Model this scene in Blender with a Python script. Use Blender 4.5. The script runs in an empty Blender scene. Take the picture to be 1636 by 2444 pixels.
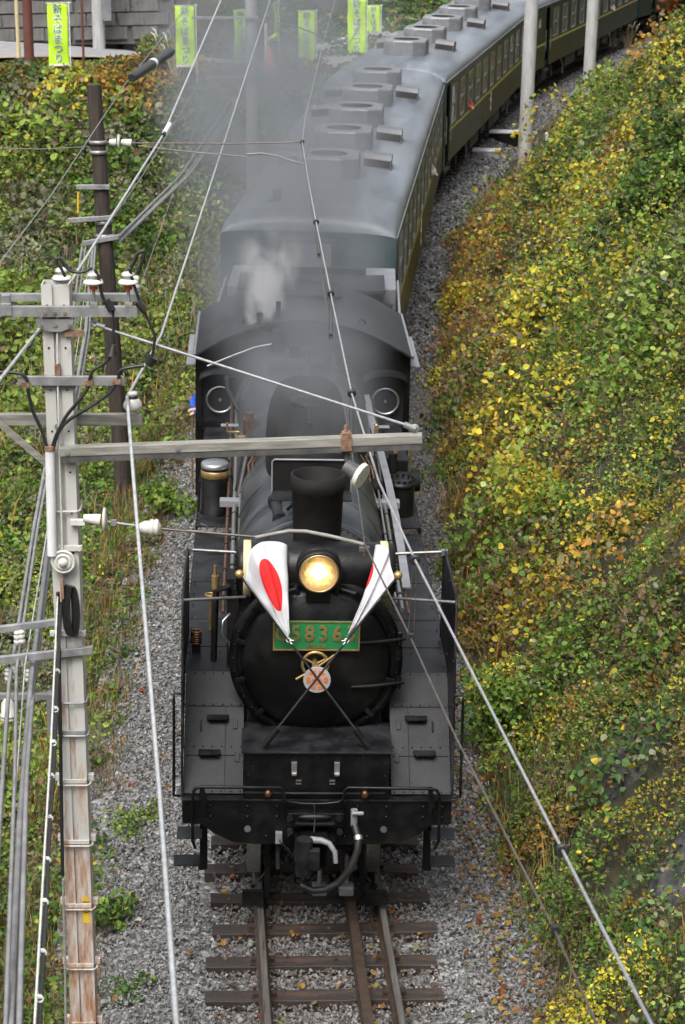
import bpy, math, random
import numpy as np
from mathutils import Matrix, Vector
R = math.radians
rnd = random.Random(7)
rng = np.random.default_rng(11)
scene = bpy.context.scene
COL = scene.collection

# ------------------------------------------------------------------ camera, sky, sun, exposure
CAM_H, CAM_PITCH, F_PX = 9.83, 0.30472, 5427.0
cam_d = bpy.data.cameras.new('camera'); cam = bpy.data.objects.new('camera', cam_d); COL.objects.link(cam)
cam.location = (0, 0, CAM_H); cam.rotation_euler = (math.pi/2 - CAM_PITCH, 0, 0)
cam_d.sensor_fit = 'VERTICAL'; cam_d.angle = 2*math.atan(1222/F_PX)
cam_d.clip_start = .1; cam_d.clip_end = 1500
cam_d.dof.use_dof = True; cam_d.dof.focus_distance = 21.5; cam_d.dof.aperture_fstop = 3.2
scene.camera = cam
world = bpy.data.worlds.new('World'); scene.world = world; world.use_nodes = True
wn = world.node_tree.nodes; wl = world.node_tree.links
bg = wn['Background']
sky = wn.new('ShaderNodeTexSky'); sky.sky_type = 'NISHITA'; sky.sun_disc = False
SUN_EL, SUN_AZ = R(58), R(200)
sky.sun_elevation = SUN_EL; sky.sun_rotation = SUN_AZ; sky.air_density = 1.2; sky.dust_density = 6.0; sky.ozone_density = 1.0
hs = wn.new('ShaderNodeHueSaturation'); hs.inputs['Saturation'].default_value = .30
wl.new(sky.outputs[0], hs.inputs['Color']); wl.new(hs.outputs[0], bg.inputs[0]); bg.inputs[1].default_value = .11
sun_d = bpy.data.lights.new('sun', 'SUN'); sun_d.energy = .9; sun_d.angle = R(25); sun_d.color = (1, .97, .93)
sun = bpy.data.objects.new('sun', sun_d); COL.objects.link(sun)
sdir = Vector((math.sin(SUN_AZ)*math.cos(SUN_EL), math.cos(SUN_AZ)*math.cos(SUN_EL), math.sin(SUN_EL)))
sun.rotation_euler = sdir.to_track_quat('Z', 'Y').to_euler()
scene.view_settings.view_transform = 'Standard'; scene.view_settings.look = 'None'
scene.view_settings.exposure = 1.34; scene.view_settings.gamma = 1
scene.render.engine = 'CYCLES'
scene.cycles.use_denoising = True
scene.cycles.max_bounces = 5; scene.cycles.diffuse_bounces = 2; scene.cycles.glossy_bounces = 2; scene.cycles.use_adaptive_sampling = True; scene.cycles.adaptive_threshold = .02
scene.cycles.transmission_bounces = 4; scene.cycles.volume_bounces = 1; scene.cycles.transparent_max_bounces = 12
scene.cycles.volume_step_rate = 1.0; scene.cycles.volume_max_steps = 256
scene.cycles.sample_clamp_indirect = 6

# ------------------------------------------------------------------ geometry of the place
SP, CP = math.sin(CAM_PITCH), math.cos(CAM_PITCH)
def pt(u, v, Y=None, Z=None):
    """a point seen along photo direction (u, v) at a known distance Y or height Z"""
    a, b = (u-818)/F_PX, (v-1222)/F_PX
    d = Vector((a, CP-b*SP, -SP-b*CP))
    t = Y/d.y if Y is not None else (Z-CAM_H)/d.z
    return Vector((0, 0, CAM_H)) + d*t
# track: a circular curve to the right
TX, TY, TH0, TK, CANT = -.064, 17., -.0697, .005, .02
RC = 1/TK; CX, CY = TX + math.cos(TH0)*RC, TY - math.sin(TH0)*RC
def path(s):
    th = TH0 + TK*s
    return CX - math.cos(th)*RC, CY + math.sin(th)*RC, th
def track(s, x, z):
    px, py, th = path(s); lx = x*math.cos(CANT)+z*math.sin(CANT); lz = -x*math.sin(CANT)+z*math.cos(CANT)
    return Vector((px+lx*math.cos(th), py-lx*math.sin(th), lz))
def sn(X, Y):
    dx, dy = np.asarray(X)-CX, np.asarray(Y)-CY
    return (np.arctan2(dy, -dx)-TH0)*RC, RC-np.hypot(dx, dy)
def chord(a, b, s0):
    A, B = path(a), path(b); th = math.atan2(B[0]-A[0], B[1]-A[1])
    fw = Vector((math.sin(th), math.cos(th), 0)); rt = Vector((math.cos(th), -math.sin(th), 0)); up = Vector((0, 0, 1))
    o = Vector(((A[0]+B[0])/2, (A[1]+B[1])/2, 0)) - fw*((a+b)/2-s0)
    X = rt*math.cos(CANT)-up*math.sin(CANT); Z = rt*math.sin(CANT)+up*math.cos(CANT)
    m = Matrix.Identity(4)
    for i in range(3): m[i][0], m[i][1], m[i][2], m[i][3] = X[i], fw[i], Z[i], o[i]
    return m
S_LOCO = 1.606
M_LOCO = chord(S_LOCO+2.5, S_LOCO+9, S_LOCO) @ Matrix.Translation((-.025, 0, 0))
M_TENDER = chord(S_LOCO+13.0, S_LOCO+16.5, S_LOCO)
S_COACH = S_LOCO+18.0

_perm = np.random.default_rng(3).random((64, 64, 4))
def vnoise(x, y, k=0):
    x = np.asarray(x, float); y = np.asarray(y, float)
    xi, yi = np.floor(x).astype(int), np.floor(y).astype(int); fx, fy = x-xi, y-yi
    fx = fx*fx*(3-2*fx); fy = fy*fy*(3-2*fy); g = _perm[:, :, k]
    a, b, c, d = g[xi % 64, yi % 64], g[(xi+1) % 64, yi % 64], g[xi % 64, (yi+1) % 64], g[(xi+1) % 64, (yi+1) % 64]
    return (a*(1-fx)+b*fx)*(1-fy)+(c*(1-fx)+d*fx)*fy
def fbm(x, y, k=0, o=4):
    r, a, t = 0, 1., 0
    for i in range(o):
        r = r+a*vnoise(np.asarray(x)*2**i+17*i, np.asarray(y)*2**i+9*i, k); t += a; a *= .5
    return r/t
def sstep(a, b, x):
    t = np.clip((x-a)/(b-a), 0, 1); return t*t*(3-2*t)
ROAD = np.array([(-60, 62, 2.75), (-30, 65.5, 2.75), (-18, 67, 2.75), (-10, 69, 2.7), (-5, 73, 2.0), (-1.5, 78, 1.2), (1, 84, .9), (4.5, 95, .9), (10, 108, .9), (20, 124, .9), (60, 160, .9)])
def road_at(X, Y):
    X = np.asarray(X, float); Y = np.asarray(Y, float)
    best = np.full(X.shape, 1e9); side = np.zeros(X.shape); z = np.zeros(X.shape)
    for (x0, y0, z0), (x1, y1, z1) in zip(ROAD[:-1], ROAD[1:]):
        dx, dy = x1-x0, y1-y0; L2 = dx*dx+dy*dy
        t = np.clip(((X-x0)*dx+(Y-y0)*dy)/L2, 0, 1); px, py = x0+t*dx, y0+t*dy
        d = np.hypot(X-px, Y-py); m = d < best
        best = np.where(m, d, best); side = np.where(m, np.sign(dx*(Y-y0)-dy*(X-x0)), side); z = np.where(m, z0+t*(z1-z0), z)
    return best, side, z
def terr(X, Y):
    X = np.asarray(X, float); Y = np.asarray(Y, float)
    s, n = sn(X, Y)
    foot = 1.75+.45*sstep(0, 12, s)+2.5*sstep(36, 56, s)
    h = np.maximum(0, n-foot)
    bank = -.45+.98*np.minimum(h, 8)+.25*np.maximum(0, h-8)*np.minimum(1, 1)
    bank = np.minimum(bank, 12)
    bank += np.clip(h/1.5, 0, 1)*((fbm(X*.35, Y*.35, 0)-.5)*1.9+(fbm(X*1.1, Y*1.1, 1)-.5)*.8)
    bed = np.full(X.shape, -.48)
    t = np.clip((-n-2.15)/1.3, 0, 1)
    left = -.48-.9*t*t*(3-2*t)+np.maximum(0, -n-5)*.07
    d, side, zr = road_at(X, Y)
    left = left+(zr-.15-left)*sstep(14.5, 4.6, d)*(n < -2.1)
    left += np.clip((-n-2.6)/1.5, 0, 1)*(fbm(X*.45, Y*.45, 2)-.5)*1.1*np.clip((d-3)/2, 0, 1)
    hill = zr-.12+np.maximum(0, d-3.4)*.62
    hill = np.minimum(hill, 22)+np.clip((d-3.4)/3, 0, 1)*(fbm(X*.25, Y*.25, 3)-.5)*2
    left = np.where((side > 0) & (d > 0), np.where(d > 3.0, hill, zr-.12), left)
    left = np.where((d < 3.0) & (n < -2.5), zr-.12, left)
    left = left+np.clip(-10-Y, 0, 60)*.75*(n < -2.1)  # unseen rise behind the camera, added to darken reflections on the locomotive front
    bank = bank+np.clip(-10-Y, 0, 60)*.75*np.clip((n-2)/6, 0, 1)+np.clip(n-16, 0, 60)*.45  # same added rise, also far right out of view, to cut sky light
    z = np.where(n > foot, bank, np.where(n < -2.1, left, bed))
    return z
def terr1(x, y): return float(terr(np.array([x]), np.array([y]))[0])
def hit(u, v):
    """where the sight line through photo pixel (u, v) meets the ground"""
    Ys = np.arange(8, 140, .05)
    a, b = (u-818)/F_PX, (v-1222)/F_PX
    t = Ys/(CP-b*SP); X = a*t; Z = CAM_H+t*(-SP-b*CP)
    i = np.argmax(terr(X, Ys) >= Z)
    return Vector((X[i], Ys[i], Z[i]))
def uv_of(P):
    P = np.asarray(P); zc = P[..., 1]*CP+(CAM_H-P[..., 2])*SP
    return 818+F_PX*P[..., 0]/zc, 1222+F_PX*((CAM_H-P[..., 2])*CP-P[..., 1]*SP)/zc

# ------------------------------------------------------------------ materials
def _nodes(name):
    m = bpy.data.materials.new(name); m.use_nodes = True; nt = m.node_tree
    return m, nt, nt.nodes['Principled BSDF']
def pm(name, c1, c2=None, scale=6., rough=.6, metal=0., bump=0., bscale=None, rvar=.12, lo=.35, hi=.65, stretch=None, spec=.5, coat=0):
    """plain procedural paint / stone / metal: two tones mixed by noise, uneven gloss, fine relief"""
    m, nt, b = _nodes(name); N, Lk = nt.nodes, nt.links
    tc = N.new('ShaderNodeTexCoord'); mp = N.new('ShaderNodeMapping'); Lk.new(tc.outputs['Object'], mp.inputs[0])
    if stretch: mp.inputs['Scale'].default_value = stretch
    n1 = N.new('ShaderNodeTexNoise'); n1.inputs['Scale'].default_value = scale; n1.inputs['Detail'].default_value = 6; n1.inputs['Roughness'].default_value = .65
    Lk.new(mp.outputs[0], n1.inputs['Vector'])
    rp = N.new('ShaderNodeValToRGB'); rp.color_ramp.elements[0].position = lo; rp.color_ramp.elements[1].position = hi
    rp.color_ramp.elements[0].color = (*c1, 1); rp.color_ramp.elements[1].color = (*(c2 or c1), 1)
    Lk.new(n1.outputs[0], rp.inputs[0]); Lk.new(rp.outputs[0], b.inputs['Base Color'])
    mr = N.new('ShaderNodeMapRange'); mr.inputs[3].default_value = max(.05, rough-rvar); mr.inputs[4].default_value = min(1, rough+rvar)
    Lk.new(n1.outputs[0], mr.inputs[0]); Lk.new(mr.outputs[0], b.inputs['Roughness'])
    b.inputs['Metallic'].default_value = metal; b.inputs['Specular IOR Level'].default_value = spec
    if coat: b.inputs['Coat Weight'].default_value = coat; b.inputs['Coat Roughness'].default_value = .25
    if bump:
        n2 = N.new('ShaderNodeTexNoise'); n2.inputs['Scale'].default_value = bscale or scale*4; n2.inputs['Detail'].default_value = 4
        Lk.new(tc.outputs['Object'], n2.inputs['Vector'])
        bp = N.new('ShaderNodeBump'); bp.inputs['Strength'].default_value = bump; bp.inputs['Distance'].default_value = .02
        Lk.new(n2.outputs[0], bp.inputs['Height']); Lk.new(bp.outputs[0], b.inputs['Normal'])
    return m
def rusty(name, paint, rust, amount=.5, zgrad=None, scale=9):
    """paint with rust breaking through in vertical runs; zgrad = (z where heavy, z where none)"""
    m, nt, b = _nodes(name); N, Lk = nt.nodes, nt.links
    tc = N.new('ShaderNodeTexCoord'); mp = N.new('ShaderNodeMapping'); Lk.new(tc.outputs['Object'], mp.inputs[0]); mp.inputs['Scale'].default_value = (1, 1, .16)
    n1 = N.new('ShaderNodeTexNoise'); n1.inputs['Scale'].default_value = scale*2; n1.inputs['Detail'].default_value = 8; n1.inputs['Roughness'].default_value = .7; Lk.new(mp.outputs[0], n1.inputs['Vector'])
    th = N.new('ShaderNodeMath'); th.operation = 'ADD'; Lk.new(n1.outputs[0], th.inputs[0]); th.inputs[1].default_value = amount-.5
    src = th
    if zgrad:
        sp = N.new('ShaderNodeSeparateXYZ'); Lk.new(tc.outputs['Object'], sp.inputs[0])
        mr = N.new('ShaderNodeMapRange'); mr.inputs[1].default_value = zgrad[0]; mr.inputs[2].default_value = zgrad[1]; mr.inputs[3].default_value = .22; mr.inputs[4].default_value = -.06
        Lk.new(sp.outputs[2], mr.inputs[0]); ad = N.new('ShaderNodeMath'); ad.operation = 'ADD'; Lk.new(th.outputs[0], ad.inputs[0]); Lk.new(mr.outputs[0], ad.inputs[1]); src = ad
    rp = N.new('ShaderNodeValToRGB'); e = rp.color_ramp.elements
    e[0].position = .48; e[0].color = (*paint, 1); e[1].position = .72; e[1].color = (*rust, 1)
    k = e.new(.56); k.color = (*(0.6*np.array(paint)+.4*np.array(rust)*1.5), 1)
    Lk.new(src.outputs[0], rp.inputs[0]); Lk.new(rp.outputs[0], b.inputs['Base Color']); b.inputs['Roughness'].default_value = .6
    bp = N.new('ShaderNodeBump'); bp.inputs['Strength'].default_value = .25; bp.inputs['Distance'].default_value = .005; Lk.new(n1.outputs[0], bp.inputs['Height']); Lk.new(bp.outputs[0], b.inputs['Normal'])
    return m
def attr_mat(name, rough=.6, trans=.25, spec=.3):
    """leaf / stone material: colour is the per-piece colour attribute"""
    m, nt, b = _nodes(name); N, Lk = nt.nodes, nt.links
    at = N.new('ShaderNodeAttribute'); at.attribute_name = 'Col'
    Lk.new(at.outputs['Color'], b.inputs['Base Color']); b.inputs['Roughness'].default_value = rough; b.inputs['Specular IOR Level'].default_value = spec
    if trans:
        tr = N.new('ShaderNodeBsdfTranslucent'); Lk.new(at.outputs['Color'], tr.inputs[0])
        mx = N.new('ShaderNodeMixShader'); mx.inputs[0].default_value = trans
        Lk.new(b.outputs[0], mx.inputs[1]); Lk.new(tr.outputs[0], mx.inputs[2]); Lk.new(mx.outputs[0], nt.nodes['Material Output'].inputs[0])
    return m
def emit(name, c, s):
    m, nt, b = _nodes(name); b.inputs['Base Color'].default_value = (*c, 1); b.inputs['Emission Color'].default_value = (*c, 1); b.inputs['Emission Strength'].default_value = s
    return m
def chequer(name, c1, c2):
    """tread plate: raised diamonds as relief, dusty steel"""
    m = pm(name, c1, c2, 3.5, .52, 0, rvar=.15, lo=.4, hi=.75, spec=.22); nt = m.node_tree; N, Lk = nt.nodes, nt.links; b = N['Principled BSDF']
    tc = N.new('ShaderNodeTexCoord'); mp = N.new('ShaderNodeMapping'); mp.inputs['Rotation'].default_value = (0, 0, R(45)); mp.inputs['Scale'].default_value = (38, 38, 38); Lk.new(tc.outputs['Object'], mp.inputs[0])
    ck = N.new('ShaderNodeTexVoronoi'); ck.distance = 'CHEBYCHEV'; ck.inputs['Scale'].default_value = 1; ck.inputs['Randomness'].default_value = 0; Lk.new(mp.outputs[0], ck.inputs['Vector'])
    bp = N.new('ShaderNodeBump'); bp.invert = True; bp.inputs['Strength'].default_value = .5; bp.inputs['Distance'].default_value = .004; Lk.new(ck.outputs['Distance'], bp.inputs['Height']); Lk.new(bp.outputs[0], b.inputs['Normal'])
    return m
MT = dict(
    black=pm('black_enamel', (.003, .003, .0034), (.017, .0165, .016), 3.2, .40, 0, .10, 30, spec=.28, rvar=.2, lo=.45, hi=.82),
    blackmatt=pm('sooty_black', (.004, .004, .004), (.011, .010, .009), 5, .72, 0, .12, 40, spec=.22),
    deck=pm('dusty_deck_steel', (.0065, .0068, .008), (.040, .041, .046), 3.4, .52, .0, .10, 22, rvar=.2, lo=.42, hi=.80, spec=.22),
    tread=chequer('tread_plate', (.008, .0083, .0095), (.036, .037, .041)),
    lagging=pm('boiler_lagging', (.022, .025, .029), (.085, .09, .098), 2.2, .36, .45, .05, 20, rvar=.12),
    steel=pm('bare_steel', (.35, .35, .36), (.5, .5, .5), 12, .35, .9),
    pipe=pm('painted_pipe', (.16, .165, .17), (.33, .32, .30), 10, .35, .7, stretch=(1, .15, 1)),
    greypaint=pm('grey_paint', (.15, .155, .17), (.23, .235, .25), 5, .5, .1),
    brass=pm('brass', (.55, .38, .15), (.30, .20, .08), 8, .4, .75),
    copper=pm('copper', (.26, .13, .075), (.10, .055, .035), 10, .45, .8),
    green=pm('plate_green', (.012, .15, .045), (.018, .19, .06), 8, .45),
    white=pm('white_paint', (.72, .73, .74), (.6, .6, .6), 6, .5),
    orange=pm('emblem_orange', (.72, .2, .05), (.62, .16, .04), 8, .5),
    silver=pm('emblem_silver', (.55, .55, .56), (.45, .45, .45), 8, .45, .3),
    glassdark=pm('dark_glass', (.012, .014, .016), (.02, .022, .025), 3, .08, 0, rvar=.04),
    coachgreen=pm('coach_olive_green', (.004, .014, .010), (.009, .021, .014), 1.6, .36, 0, .02, 8, rvar=.08, spec=.3),
    coachteal=pm('coach_end_green', (.008, .030, .032), (.014, .042, .042), 2, .35, 0, rvar=.08),
    coachyellow=pm('coach_line_yellow', (.34, .28, .07), (.42, .35, .09), 3, .45),
    cream=pm('emblem_cream', (.6, .57, .46), (.5, .48, .4), 6, .5),
    roof=pm('coach_roof_grey', (.060, .072, .088), (.18, .197, .222), 1.1, .42, .1, .05, 6, rvar=.16, lo=.3, hi=.62, stretch=(1.6, .22, 1.6)),
    roofunit=pm('roof_unit_grey', (.12, .125, .135), (.22, .225, .235), 2.5, .45, .1, rvar=.1),
    ventgrey=pm('vent_grey', (.075, .08, .09), (.13, .135, .145), 3, .5),
    under=pm('underframe_grime', (.016, .015, .014), (.035, .03, .026), 6, .8),
    winframe=pm('window_aluminium', (.24, .245, .24), (.36, .36, .35), 8, .4, .5),
    winglass=pm('coach_window_glass', (.03, .034, .03), (.05, .055, .045), 1.5, .06, 0, rvar=.03, spec=.8),
    curtain=pm('drawn_blind', (.42, .35, .18), (.55, .46, .26), 3, .7),
    rail=pm('rail_rust', (.035, .026, .021), (.08, .052, .036), 14, .6, .4, .1),
    railtop=pm('rail_head_polished', (.10, .09, .082), (.22, .21, .20), 6, .3, .5, stretch=(6, .2, 1)),
    sleeper=pm('sleeper_timber', (.020, .017, .0155), (.080, .042, .026), 2.6, .75, 0, .4, 26, lo=.44, hi=.80, stretch=(.7, 4, 2)),
    woodpole=pm('creosoted_pole', (.022, .017, .014), (.060, .045, .036), 5, .8, 0, .4, 16, stretch=(6, 6, .25)),
    concrete=pm('pole_concrete', (.27, .27, .27), (.40, .40, .39), 3.5, .8, 0, .12, 30, stretch=(2.5, 2.5, .5)),
    polesteel=rusty('pole_paint_rusting', (.46, .455, .43), (.24, .10, .035), .45, (.6, 6.2)),
    armsteel=pm('galvanised_arm', (.20, .21, .22), (.36, .36, .36), 7, .45, .4, .06, 40),
    armwood=pm('weathered_arm', (.15, .145, .125), (.30, .29, .26), 10, .6, .1, .1, 50, stretch=(.3, 3, 3)),
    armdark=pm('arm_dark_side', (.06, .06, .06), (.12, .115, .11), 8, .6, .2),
    rust=pm('rusty_fitting', (.13, .06, .03), (.30, .20, .14), 20, .7, .2),
    porcelain=pm('porcelain', (.60, .60, .56), (.46, .45, .41), 10, .22, 0, rvar=.06),
    redband=pm('insulator_red', (.6, .07, .02), (.5, .06, .02), 6, .5),
    alu=pm('aluminium_conductor', (.36, .37, .38), (.52, .53, .54), 20, .4, .35),
    wire=pm('stranded_wire', (.30, .30, .31), (.45, .45, .46), 30, .45, .5),
    cablegrey=pm('grey_cable_sheath', (.14, .14, .145), (.22, .22, .22), 6, .5),
    cableblack=pm('black_cable', (.012, .012, .013), (.022, .022, .022), 6, .45),
    contact=pm('contact_wire', (.10, .085, .075), (.18, .15, .13), 10, .45, .6),
    lime=pm('banner_lime', (.40, .66, .015), (.46, .72, .03), 3, .7),
    dgreen=pm('banner_letter_green', (.006, .13, .055), (.008, .15, .06), 3, .7),
    creampole=pm('cream_pole', (.52, .42, .24), (.6, .5, .3), 5, .5),
    brownpost=pm('brown_post', (.10, .035, .028), (.14, .05, .04), 4, .5),
    asphalt=pm('asphalt', (.18, .18, .185), (.25, .25, .255), 3, .85, 0, .2, 60),
    paintline=pm('road_paint', (.62, .62, .6), (.5, .5, .5), 5, .7),
    orangeline=pm('road_paint_orange', (.55, .28, .08), (.45, .22, .06), 5, .7),
    wallstone=pm('retaining_wall_stone', (.045, .044, .042), (.13, .125, .12), 1.3, .9, 0, .8, 6, stretch=(1.5, 1.5, .35)),
    rock=pm('bank_rock', (.018, .017, .018), (.11, .107, .11), 2.6, .85, 0, 1.0, 6, lo=.38, hi=.66),
    coal=pm('coal', (.012, .012, .013), (.03, .03, .033), 20, .5, 0, .5, 60),
    skin=pm('skin', (.55, .33, .24), (.60, .37, .28), 8, .5),
    hair=pm('hair', (.012, .010, .009), (.02, .017, .015), 8, .6),
    blue=pm('blue_jacket', (.012, .06, .34), (.018, .09, .45), 5, .7, 0, .2, 12),
    cap=pm('dark_cap', (.015, .017, .025), (.02, .022, .03), 5, .7),
    khaki=pm('grey_shirt', (.30, .29, .27), (.38, .36, .33), 5, .8),
    redshirt=pm('red_shirt', (.35, .05, .05), (.4, .06, .06), 5, .8),
    bark=pm('shrub_bark', (.06, .045, .033), (.11, .085, .06), 8, .85, 0, .3, 30),
    leaf=attr_mat('leaf', .55, .36, .2), stone=attr_mat('ballast_stone', .8, 0, .25), drygrass=attr_mat('grass_blade', .7, .25),
    yellow=pm('yellow_paint', (.65, .42, .03), (.55, .34, .03), 8, .6),
    cone=pm('cone_orange', (.75, .16, .03), (.7, .14, .03), 5, .5),
)
def soil():
    m, nt, b = _nodes('bank_soil'); N, Lk = nt.nodes, nt.links
    tc = N.new('ShaderNodeTexCoord'); n1 = N.new('ShaderNodeTexNoise'); n1.inputs['Scale'].default_value = 1.2; n1.inputs['Detail'].default_value = 10; n1.inputs['Roughness'].default_value = .7; Lk.new(tc.outputs['Object'], n1.inputs['Vector'])
    rp = N.new('ShaderNodeValToRGB'); e = rp.color_ramp.elements; e[0].position = .3; e[0].color = (.016, .016, .007, 1); e[1].position = .75; e[1].color = (.085, .07, .032, 1)
    k = e.new(.5); k.color = (.030, .028, .013, 1)
    Lk.new(n1.outputs[0], rp.inputs[0]); Lk.new(rp.outputs[0], b.inputs['Base Color']); b.inputs['Roughness'].default_value = .95
    bp = N.new('ShaderNodeBump'); bp.inputs['Strength'].default_value = .8; bp.inputs['Distance'].default_value = .1; Lk.new(n1.outputs[0], bp.inputs['Height']); Lk.new(bp.outputs[0], b.inputs['Normal'])
    return m
MT['soil'] = soil()
def gravelbed():
    m, nt, b = _nodes('gravel_bed'); N, Lk = nt.nodes, nt.links
    tc = N.new('ShaderNodeTexCoord'); v = N.new('ShaderNodeTexVoronoi'); v.inputs['Scale'].default_value = 17; Lk.new(tc.outputs['Object'], v.inputs['Vector'])
    sp = N.new('ShaderNodeSeparateColor'); Lk.new(v.outputs['Color'], sp.inputs[0])
    rp = N.new('ShaderNodeValToRGB'); e = rp.color_ramp.elements; e[0].color = (.06, .058, .056, 1); e[1].color = (.32, .32, .32, 1); Lk.new(sp.outputs[0], rp.inputs[0]); Lk.new(rp.outputs[0], b.inputs['Base Color'])
    b.inputs['Roughness'].default_value = .9
    bp = N.new('ShaderNodeBump'); bp.invert = True; bp.inputs['Strength'].default_value = 1; bp.inputs['Distance'].default_value = .04; Lk.new(v.outputs['Distance'], bp.inputs['Height']); Lk.new(bp.outputs[0], b.inputs['Normal'])
    return m
MT['gravelbed'] = gravelbed()

# ------------------------------------------------------------------ mesh builder
class MB:
    def __init__(s): s.v = []; s.f = []; s.sm = []
    def add(s, vs, fs, smooth=False):
        o = len(s.v); s.v.extend([tuple(p) for p in vs]); s.f.extend([tuple(i+o for i in f) for f in fs]); s.sm.extend([smooth]*len(fs)); return s
    def box(s, x0, x1, y0, y1, z0, z1, M=None):
        vs = [Vector((x, y, z)) for z in (z0, z1) for y in (y0, y1) for x in (x0, x1)]
        if M is not None: vs = [M @ p for p in vs]
        return s.add(vs, [(0, 2, 3, 1), (4, 5, 7, 6), (0, 1, 5, 4), (2, 6, 7, 3), (0, 4, 6, 2), (1, 3, 7, 5)])
    def cyl(s, p0, p1, r0, r1=None, n=16, caps=True, smooth=True):
        p0, p1 = Vector(p0), Vector(p1); r1 = r0 if r1 is None else r1
        q = (p1-p0).to_track_quat('Z', 'Y'); a = []
        for p, r in ((p0, r0), (p1, r1)):
            a += [p + q @ Vector((r*math.cos(2*math.pi*i/n), r*math.sin(2*math.pi*i/n), 0)) for i in range(n)]
        s.add(a, [(i, (i+1) % n, n+(i+1) % n, n+i) for i in range(n)], smooth)
        if caps: s.add(a[:n], [tuple(range(n-1, -1, -1))]); s.add(a[n:], [tuple(range(n))])
        return s
    def tube(s, pts, r, n=8, caps=True):
        pts = [Vector(p) for p in pts]; m = len(pts); rs = r if isinstance(r, (list, tuple)) else [r]*m
        prev = None; vs = []
        for i, p in enumerate(pts):
            t = (pts[min(i+1, m-1)]-pts[max(i-1, 0)]).normalized()
            if prev is None:
                a = Vector((0, 0, 1)) if abs(t.z) < .9 else Vector((1, 0, 0)); nx = t.cross(a).normalized()
            else: nx = (prev-t*prev.dot(t)).normalized()
            prev = nx; ny = t.cross(nx)
            vs += [p+(nx*math.cos(2*math.pi*k/n)+ny*math.sin(2*math.pi*k/n))*rs[i] for k in range(n)]
        fs = [(i*n+k, i*n+(k+1) % n, (i+1)*n+(k+1) % n, (i+1)*n+k) for i in range(m-1) for k in range(n)]
        s.add(vs, fs, True)
        if caps: s.add(vs[:n], [tuple(range(n-1, -1, -1))]); s.add(vs[-n:], [tuple(range(n))])
        return s
    def prism(s, poly, axis, a, b, M=None, smooth=False):
        """poly: 2D outline; axis x: (y,z), y: (x,z), z: (x,y)"""
        def P(q, h): return Vector({'x': (h, q[0], q[1]), 'y': (q[0], h, q[1]), 'z': (q[0], q[1], h)}[axis])
        n = len(poly); vs = [P(q, a) for q in poly]+[P(q, b) for q in poly]
        if M is not None: vs = [M @ p for p in vs]
        s.add(vs, [(i, (i+1) % n, n+(i+1) % n, n+i) for i in range(n)], smooth)
        s.add(vs[:n], [tuple(range(n-1, -1, -1))]); s.add(vs[n:], [tuple(range(n))]); return s
    def lathe(s, prof, c=(0, 0, 0), axis='z', n=24, smooth=True, arc=1.0):
        c = Vector(c); vs = []
        for r, h in prof:
            for k in range(n):
                a = 2*math.pi*k/n*arc; x, y = r*math.cos(a), r*math.sin(a)
                vs.append(c+Vector({'z': (x, y, h), 'y': (x, h, y), 'x': (h, x, y)}[axis]))
        fs = [(i*n+k, i*n+(k+1) % n, (i+1)*n+(k+1) % n, (i+1)*n+k) for i in range(len(prof)-1) for k in range(n)]
        return s.add(vs, fs, smooth)
    def ball(s, c, r, n=14, m=8, sc=(1, 1, 1), power=1.0):
        c = Vector(c); vs = []
        def sg(x): return math.copysign(abs(x)**power, x)
        for j in range(m+1):
            ph = -math.pi/2+math.pi*j/m
            for k in range(n):
                th = 2*math.pi*k/n
                vs.append(c+Vector((sg(math.cos(ph))*sg(math.cos(th))*r*sc[0], sg(math.cos(ph))*sg(math.sin(th))*r*sc[1], sg(math.sin(ph))*r*sc[2])))
        return s.add(vs, [(j*n+k, j*n+(k+1) % n, (j+1)*n+(k+1) % n, (j+1)*n+k) for j in range(m) for k in range(n)], True)
    def torus(s, c, R_, r, axis='y', n=24, m=8, M=None):
        pts = []; c = Vector(c)
        for k in range(n+1):
            a = 2*math.pi*k/n; x, y = R_*math.cos(a), R_*math.sin(a)
            pts.append(c+Vector({'y': (x, 0, y), 'z': (x, y, 0), 'x': (0, x, y)}[axis]))
        vs = []
        for k in range(n):
            d = (pts[k]-c).normalized(); ax = Vector({'y': (0, 1, 0), 'z': (0, 0, 1), 'x': (1, 0, 0)}[axis])
            vs += [pts[k]+(d*math.cos(2*math.pi*j/m)+ax*math.sin(2*math.pi*j/m))*r for j in range(m)]
        return s.add(vs, [(k*m+j, k*m+(j+1) % m, ((k+1) % n)*m+(j+1) % m, ((k+1) % n)*m+j) for k in range(n) for j in range(m)], True)
    def mesh(s, name):
        me = bpy.data.meshes.new(name); me.from_pydata(s.v, [], s.f); me.polygons.foreach_set('use_smooth', s.sm); me.update(); return me
    def obj(s, name, mat, parent=None, bevel=0.0):
        return mo(name, s.mesh(name), mat, parent, bevel)
def mo(name, me, mat, parent=None, bevel=0.0):
    o = bpy.data.objects.new(name, me); COL.objects.link(o)
    if mat is not None and not me.materials: me.materials.append(MT[mat] if isinstance(mat, str) else mat)
    if parent is not None: o.parent = parent
    if bevel:
        b = o.modifiers.new('bevel', 'BEVEL'); b.width = bevel; b.segments = 2; b.limit_method = 'ANGLE'; b.angle_limit = R(40)
    return o
def tag(o, label=None, cat=None, group=None, kind=None):
    if label: o['label'] = label
    if cat: o['category'] = cat
    if group: o['group'] = group
    if kind: o['kind'] = kind
    return o
def thing(name, label, cat, loc=(0, 0, 0), rotz=0, group=None, M=None):
    o = bpy.data.objects.new(name, None); COL.objects.link(o); o.empty_display_size = .2
    if M is not None: o.matrix_world = M
    else: o.location = loc; o.rotation_euler = (0, 0, rotz)
    return tag(o, label, cat, group)
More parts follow.
